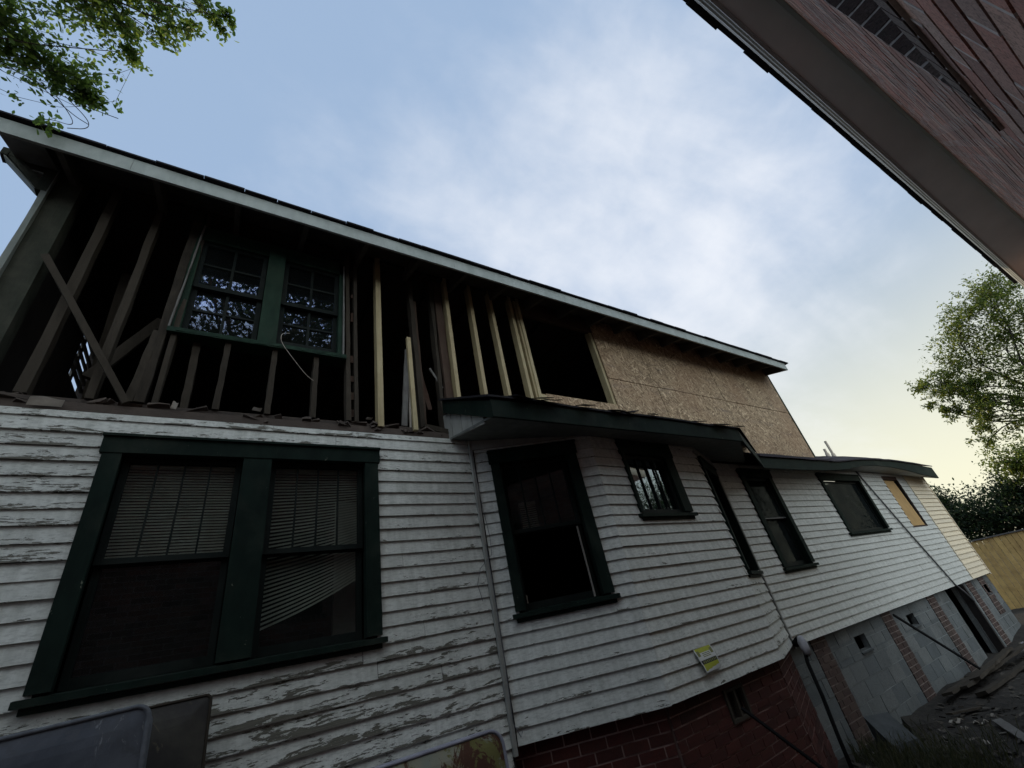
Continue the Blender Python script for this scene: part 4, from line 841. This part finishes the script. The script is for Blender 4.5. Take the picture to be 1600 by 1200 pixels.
for a, b in zip(XS, XS[1:]): mb.hexa([(a, ny_(a, 'o')+.02, HZ+.165), (b, ny_(b, 'o')+.02, HZ+.165), (b, -5, HZ+1.5), (a, -5, HZ+1.5), (a, ny_(a, 'o')+.02, HZ+.18), (b, ny_(b, 'o')+.02, HZ+.18), (b, -5, HZ+1.52), (a, -5, HZ+1.52)])
mb.hexa([(-4, -9.6, HZ), (10.0, -9.6, HZ), (10.0, -5, HZ+1.5), (-4, -5, HZ+1.5), (-4, -9.6, HZ+.02), (10.0, -9.6, HZ+.02), (10.0, -5, HZ+1.52), (-4, -5, HZ+1.52)])
x = -4
while x < 9.8: w_ = R.uniform(.3, .36)*(1 if R.random() < .7 else 2); j = R.uniform(.044, .056); x2 = min(10.0, x+w_-.006); zq = HZ+.155+R.uniform(-.003, .003); ya_, yb_ = ny_(x, 'o')+j, ny_(x2, 'o')+j+R.uniform(-.003, .003); mb.hexa([(x, ya_, zq), (x2, yb_, zq), (x2, yb_-.09, zq), (x, ya_-.09, zq), (x, ya_, HZ+.178), (x2, yb_, HZ+.178), (x2, yb_-.09, HZ+.178), (x, ya_-.09, HZ+.178)]); x += w_
mb.build('roof', M_SHINGB, nb)

# ------------------------------------------------------------------ ground clutter
loose('lumber_pole', [(9.01, YW-.08, .90), (10.1, YW-.42, gh(10.1, 3.1)+.02)], .03, .022, M_BLACK, 'long dark pole leaning diagonally against the grey block foundation', 'pole', jit=.001)
loose('iron_rod', [FF.p(.86, .78, .02), FF.p(1.32, .10, .45)], .02, .02, M_BLACK, 'thin dark rod slanting down from the crawl vent in the red brick', 'rod', jit=.0005)
for i, (a, b, lb) in enumerate((((9.0, 3.1, .03), (12.6, 2.95, .10), 'rough grey plank uppermost in the pile at the foundation'), ((8.9, 2.9, .0), (12.2, 2.72, .05), 'rough plank nearest the viewer in the pile at the foundation'), ((9.3, 3.0, .06), (11.6, 3.05, .16), 'shorter rough plank between the two long planks of the pile'), ((8.7, 3.2, .04), (10.6, 3.18, .02), 'short plank tucked against the blocks at the near end of the pile'))):
    za, zb_ = gh(a[0], a[1])+a[2]+.05, gh(b[0], b[1])+b[2]+.05
    loose('plank', [(a[0], a[1], za), (b[0], b[1], zb_)], .14, .035, M_OLD, lb, 'plank', (0, .2, 1), 12, .008, 'planks heaped along the foundation')
m_ = MB(); z_ = gh(6.6, 3.15); m_.hexa([(6.30, 3.02, z_-.05), (6.62, 2.86, z_-.02), (6.98, 3.20, z_+.0), (6.62, 3.36, z_), (6.30, 3.05, z_+.10), (6.60, 2.92, z_+.10), (6.94, 3.24, z_+.26), (6.64, 3.38, z_+.28)]); tag(m_.build('stone_slab', M_STONE, bevel=.012), 'pale grey broken slab tipped against the foot of the block foundation', 'slab')
m_ = MB(); z_ = gh(7.5, 3.1); m_.hexa([(7.2, 3.2, z_), (7.6, 3.02, z_), (7.85, 3.25, z_), (7.45, 3.38, z_), (7.25, 3.22, z_+.07), (7.6, 3.06, z_+.05), (7.8, 3.25, z_+.09), (7.45, 3.36, z_+.13)]); tag(m_.build('rubble_block', M_DIRT, bevel=.02), 'dark lump of rubble beyond the pale broken slab', 'rubble')
sp = [(7.75, 2.92, .16), (7.72, 2.68, .14), (7.98, 2.62, .07), (7.4, 2.75, .06), (9.7, 2.2, .2), (12.4, 3.0, .22), (13.5, 3.2, .22), (8.5, 2.4, .08), (6.9, 2.45, .07)]
lbs = ['white crumpled scrap in the dirt near the rubble', 'longer pale board scrap lying nearest the rubble', 'small pale chip in the dirt beside the board scrap', 'tiny white chip just before the dark rubble', 'curved pale strip at the right edge of the dirt', 'white bag scrap near the far end of the house', 'bright white scrap farthest along the foundation', 'small pale splinter in the middle of the dirt', 'small pale fragment close to the tipped slab']
for (x, y, s_), lb in zip(sp, lbs):
    z_ = gh(x, y)+.01; m_ = MB(); a = R.uniform(0, 3); c, s2 = math.cos(a), math.sin(a); n_ = 5; pts = []
    for i in range(n_+1): u = i/n_-.5; pts.append((x+c*u*s_, y+s2*u*s_, z_+.02*math.sin(i*1.9)+.02))
    for p, q in zip(pts, pts[1:]): m_.beam(p, q, s_*.28, .008, (0, 0, 1), 1, .004)
    tag(m_.build('scrap', M_SCRAP if s_ < .2 else M_WHITE), lb, 'scrap')
for i, (x, y, a, l_, mt, lb) in enumerate(((7.3, 2.3, .5, .9, M_GREYB, 'weathered grey board lying flat in the dirt nearest the viewer'), (9.0, 2.0, 2.2, 1.1, M_OLD, 'dark board lying crosswise in the middle of the dirt'), (11.2, 2.3, 1.0, 1.4, M_GREYB, 'grey board beyond the plank pile'), (8.2, 2.95, 2.8, .5, M_OLD, 'short dark offcut just below the plank pile'))):
    z_ = gh(x, y)+.03; c, s_ = math.cos(a)*l_/2, math.sin(a)*l_/2
    loose('board', [(x-c, y-s_, gh(x-c, y-s_)+.03), (x+c, y+s_, gh(x+c, y+s_)+.05)], .09, .02, mt, lb, 'board', (0, .1, 1), 8, .003)
# leaf litter and twigs
m_ = MB()
for i in range(2600):
    x = 5.4+R.random()**1.3*14; y = R.uniform(.3, 3.35); z_ = gh(x, y)+.008; a = R.uniform(0, 6.3); l_ = R.uniform(.015, .05); w_ = l_*R.uniform(.15, .6)
    c, s_ = math.cos(a)*l_, math.sin(a)*l_; e, f_ = -math.sin(a)*w_, math.cos(a)*w_; t1, t2 = R.uniform(0, .02), R.uniform(0, .02)
    m_.face([(x-c-e, y-s_-f_, z_), (x+c-e, y+s_-f_, z_+t1), (x+c+e, y+s_+f_, z_+t1+t2), (x-c+e, y-s_+f_, z_+t2)])
M_LIT = brick_mat('dry_litter', [(.05, .04, .03), (.09, .075, .055), (.035, .03, .025), (.20, .18, .15)], (.05, .04, .03))
tag(m_.build('leaf_litter', M_LIT), 'dry leaves and chips strewn over the dark dirt', 'litter', kind='stuff')
m_ = MB()
for i in range(2600):
    x = R.gauss(5.75, .55); y = R.uniform(2.2, 3.35) if x > 5.9 else R.uniform(1.9, 2.9); z_ = gh(x, y); h_ = R.uniform(.05, .22); a = R.uniform(0, 6.3); w_ = .004; dx, dy = R.uniform(-.1, .1), R.uniform(-.1, .1); c, s_ = math.cos(a)*w_, math.sin(a)*w_
    m_.face([(x-c, y-s_, z_), (x+c, y+s_, z_), (x+dx*.5+c, y+dy*.5+s_, z_+h_*.7), (x+dx*.5-c, y+dy*.5-s_, z_+h_*.7)]); m_.face([(x+dx*.5-c, y+dy*.5-s_, z_+h_*.7), (x+dx*.5+c, y+dy*.5+s_, z_+h_*.7), (x+dx, y+dy, z_+h_)])
tag(m_.build('weeds', M_GRASS), 'dull weeds at the foot of the red brick corner', 'weeds', kind='stuff')

# ------------------------------------------------------------------ fence
fn = thing('wooden_fence', (20, 3, GZ-.1), 'new yellow pine board fence across the far end of the yard', 'fence')
m_ = MB(); y = -6; tr = 0
while y < 13:
    w_ = .14; h_ = 1.66+R.uniform(-.008, .008); m_.hexa([(20+R.uniform(-.004, .004), y, gh(20, y)-.05), (20.02, y, gh(20, y)-.05), (20.02, y+w_-.012, gh(20, y)-.05), (20+R.uniform(-.01, .01), y+w_-.012, gh(20, y)-.05), (20, y, h_), (20.02, y, h_), (20.02, y+w_-.012, h_), (20, y+w_-.012, h_)]); y += w_
m_.build('pickets', M_FENCE, fn)
m_ = MB(); m_.box((19.96, -6, 1.662), (20.06, 13, 1.70)); m_.build('cap_rail', M_GREYB, fn)
m_ = MB(); m_.box((20.022, -6, 1.3), (20.06, 13, 1.39)); m_.box((20.022, -6, .2), (20.06, 13, .29)); m_.build('rail', M_FENCE, fn)

# ------------------------------------------------------------------ trees
rs = np.random.RandomState(5)
def leaf_mesh(name, C_, size, mat, parent, droop=.2, narrow=.45, six=False, nrm=None):
    n = len(C_); d = rs.normal(size=(n, 3)); d[:, 2] -= droop; d /= np.linalg.norm(d, axis=1)[:, None]
    q = rs.normal(size=(n, 3)); q[:, 2] += .8; q -= (q*d).sum(1)[:, None]*d; q /= np.linalg.norm(q, axis=1)[:, None]; e = np.cross(d, q)
    L_ = (size*rs.uniform(.6, 1.25, n))[:, None]; W_ = L_*narrow
    if six: prof = [(0, 0, 0), (.3, .42, .05), (.72, .5, .02), (1, 0, -.08), (.72, -.5, .02), (.3, -.42, .05)]
    else: prof = [(0, 0, 0), (.5, .5, .06), (1, 0, -.05), (.5, -.5, .06)]
    V = np.stack([C_+d*L_*a+e*W_*b+q*L_*c for a, b, c in prof], 1).reshape(-1, 3); k = len(prof)
    me = bpy.data.meshes.new(name); me.vertices.add(n*k); me.vertices.foreach_set('co', V.ravel()); me.loops.add(n*k); me.loops.foreach_set('vertex_index', np.arange(n*k)); me.polygons.add(n)
    me.polygons.foreach_set('loop_start', np.arange(n)*k); me.polygons.foreach_set('loop_total', np.full(n, k)); me.update(calc_edges=True)
    a = me.attributes.new('rnd', 'FLOAT', 'POINT'); a.data.foreach_set('value', np.repeat(np.clip(rs.beta(1.6, 2.2, n), 0, 1), k)); me.materials.append(mat)
    o = bpy.data.objects.new(name, me); COL.objects.link(o); o.parent = parent; o.matrix_parent_inverse = parent.matrix_world.inverted(); return o
def curve(a, b, n, bend, up=0):
    a, b = np.array(a, float), np.array(b, float); L_ = np.linalg.norm(b-a); o1 = rs.normal(size=3)*bend*L_; o2 = rs.normal(size=3)*bend*L_*.5; ts = np.linspace(0, 1, n)
    return [a+(b-a)*t+o1*math.sin(t*math.pi)+o2*math.sin(t*2*math.pi)+np.array([0, 0, up*L_*math.sin(t*math.pi)]) for t in ts]
def tree(name, base, fork, clusters, leaf, mat, label, trunk_r=.2, twigs=14, per=34, six=False, group=None, limb_r=.05, spread=.09, cat='tree', narrow=.45, trunk=True, nsub=3):
    root = thing(name, base, label, cat, group); m_ = MB(); P_ = []
    if trunk: tp = curve(base, fork, 9, .03); m_.tube(tp, [trunk_r*(1-.55*i/8) for i in range(9)], 10)
    for (c, r_, dens) in clusters:
        lp = curve(fork, c, 9, .07, .06); m_.tube(lp, [limb_r*(1-.8*i/8) for i in range(9)], 6)
        c = np.array(c, float)
        for t in range(int(twigs*dens)):
            st_ = lp[rs.randint(5, 9)]; d = rs.normal(size=3); d /= np.linalg.norm(d); e = c+d*r_*rs.uniform(.45, 1.1)*np.array([1, 1, .8])
            tp = curve(st_, e, 6, .10); m_.tube(tp, [limb_r*.16*(1-.75*i/5)+.001 for i in range(6)], 3)
            for s_ in range(nsub):
                b0 = tp[rs.randint(2, 6)]; e2 = b0+rs.normal(size=3)*r_*.28+(e-c)*.12; u = rs.uniform(0, 1, per//nsub)[:, None]
                P_.append(b0+(e2-b0)*u+rs.normal(size=(per//nsub, 3))*r_*spread)
                m_.face([b0, b0+np.array([.003, 0, .003]), e2+np.array([.002, 0, .002]), e2], .5)
    m_.build('trunk' if trunk else 'branches', M_BARK, root, smooth=True); leaf_mesh('crown', np.concatenate(P_), leaf, mat, root, six=six, narrow=narrow)
    return root
# overhanging tree, upper left
tree('overhanging_tree', (-5.2, 1.2, GZ), (-4.4, 1.9, 5.2),
     [((-2.1, 3.0, 6.9), .36, 1.0), ((-1.95, 3.2, 6.88), .28, .95), ((-1.78, 3.30, 6.85), .21, .9), ((-1.62, 3.42, 6.80), .11, .8), ((-1.70, 3.42, 6.82), .12, .8), ((-1.34, 3.05, 7.15), .12, .6), ((-1.42, 2.9, 7.2), .14, .7), ((-1.10, 2.85, 7.28), .12, .45), ((-.90, 2.72, 7.42), .11, .6), ((-.72, 2.58, 7.5), .10, .55), ((-.62, 2.5, 7.55), .08, .4), ((-1.55, 2.75, 7.15), .22, 1.2), ((-1.5, 2.5, 7.3), .3, 1.4), ((-1.2, 2.6, 7.4), .2, .9), ((-2.3, 3.1, 6.75), .25, 1.2), ((-2.6, 2.6, 7.0), .4, 1.1), ((-3.4, 2.0, 7.8), .8, .9), ((-2.6, 1.2, 8.4), .8, .9), ((-4.2, .8, 7.8), .9, 1.2)],
     .050, M_LEAF, 'leafy tree reaching over the roof from the upper left', .16, 16, 48, True, limb_r=.016, spread=.24, narrow=.5)
tw = thing('vine', (-1.8, 3.4, 6.3), 'bare thin vine twigs drooping to the left end of the roof edge', 'vine')
m_ = MB()
for pts in ([(-2.4, 3.3, 6.70), (-2.0, 3.42, 6.73), (-1.73, 3.54, 6.77), (-1.42, 3.59, 6.83)], [(-1.95, 3.45, 6.74), (-1.72, 3.6, 6.66), (-1.62, 3.68, 6.70)], [(-1.78, 3.5, 6.76), (-1.60, 3.6, 6.66), (-1.55, 3.55, 6.45), (-1.58, 3.35, 6.1)], [(-1.85, 3.5, 6.75), (-1.70, 3.6, 6.6), (-1.63, 3.5, 6.35), (-1.62, 3.2, 5.95), (-1.58, 3.0, 5.6)]):
    q_ = [np.array(p, float) for p in pts]
    for _ in range(3): q_ = [q_[0]]+[v for a, b in zip(q_, q_[1:]) for v in (a*.75+b*.25, a*.25+b*.75)]+[q_[-1]]
    m_.tube([tuple(v) for v in q_], .0035, 4)
m_.build('twig', M_BARK, tw)
C_ = np.array([(-1.80+rs.normal()*.04, 3.5+rs.normal()*.05, 6.45+rs.normal()*.04) for _ in range(6)]+[(-1.50+rs.normal()*.05, 3.0-.06, 5.53+rs.normal()*.05) for _ in range(42)]+[(-2.02+rs.normal()*.05, 3.45, 6.70+rs.normal()*.03) for _ in range(12)])
leaf_mesh('leaves', C_, .06, M_LEAF, tw, six=True, narrow=.5)
# right-hand tree beyond the fence
tree('tall_tree', (27.5, .4, -.3), (27, .8, 5.2),
     [((26, 2.6, 8.5), 1.0, 1.2), ((26, 3.3, 8.1), .8, .8), ((26, 3.9, 8.0), .5, .5), ((26, 4.0, 7.3), .4, .3), ((26, 3.1, 7.4), .8, .8), ((26, 2.6, 6.6), .8, .7), ((26, 3.3, 6.5), .6, .5), ((26, 2.9, 5.8), .7, .5), ((26, 1.9, 5.4), .9, .8), ((26, .9, 5.0), .9, .8), ((26, 1.6, 9.2), 1.3, 1.6), ((26, .6, 10.2), 1.1, 1.6), ((26, -.2, 10.6), 1.0, 1.5), ((26, 1.3, 10.0), .8, .9), ((26, .3, 8.8), 1.3, 1.5), ((26, -.8, 9.4), 1.3, 1.5), ((26, 2.6, 7.4), .9, .8), ((26, 1.6, 7.4), 1.2, 1.1), ((26, .4, 7.2), 1.2, 1.2), ((25.5, 2.5, 6.3), .7, .45), ((26, 1.4, 6.2), .9, .6), ((26, 3.7, 6.8), .35, .3), ((26, 3.2, 5.6), .6, .35), ((26, 3.4, 4.9), .6, .4)],
     .13, M_LEAF2, 'tall loose tree with yellow green leaves below the brick eave', .28, 23, 56, limb_r=.05, spread=.08, narrow=.42)
for nm, c, r_, mt, lf, lb, kk in (('shrub', [((25, 4.6, 2.4), 1.3, 2.2), ((25, 5.8, 2.6), 1.2, 2.2), ((25, 5.9, 3.4), .7, 1.2), ((25, 3.6, 2.2), 1.2, 2.2), ((25, 7.2, 2.4), 1.4, 2)], 1, M_LEAF3, .13, 'dark bushy mass behind the fence beside the house corner', 0),
                             ('shrub', [((24, 2.6, 2.4), 1.2, 2.4), ((24, 1.4, 2.6), 1.3, 2.4), ((24, 3.3, 3.1), .8, 1.3), ((24, .2, 2.6), 1.4, 2.4)], 1, M_LEAF3, .13, 'dark shrub behind the fence under the tall loose tree', 0),
                             ('young_tree', [((23, 1.9, 3.7), .8, 1.6), ((23, 2.7, 3.9), .6, 1.1), ((23, 1.1, 3.5), .8, 1.6), ((23, 1.4, 2.7), .7, 1.2), ((23, .4, 3.4), .9, 1.4)], 1, M_LEAF2, .12, 'lighter green young tree at the right edge above the fence', 0)):
    b = (c[0][0][0]+.3, c[0][0][1], -.3); tree(nm, b, (b[0], b[1], 1.2), c, lf, mt, lb, .10, 30, 66, limb_r=.05, spread=.16, cat='shrub' if nm == 'shrub' else 'tree')
# trees on the other side of the brick house: they show in the window panes
for bx, by, z_, r_, lb in ((-.5, -12, 17.5, 3.1, 'big tree behind the brick house mirrored in the upper window panes'), (24, -8.6, 6.2, 1.6, 'tree past the end of the brick house mirrored in the small bay window')):
    cl = [((bx+rs.uniform(-2.6, 2.6)*r_, by+rs.uniform(-1, 1)*r_, z_+rs.uniform(-2.0, 1.6)*r_), r_, 1.0) for _ in range(12 if bx > 5 else 26)]
    tree('mirrored_tree', (bx, by, -.3), (bx, by, z_-2.6*r_), cl, .16 if bx > 5 else .30, M_LEAF3, lb, .3, 20, 60, limb_r=.14, spread=.14)
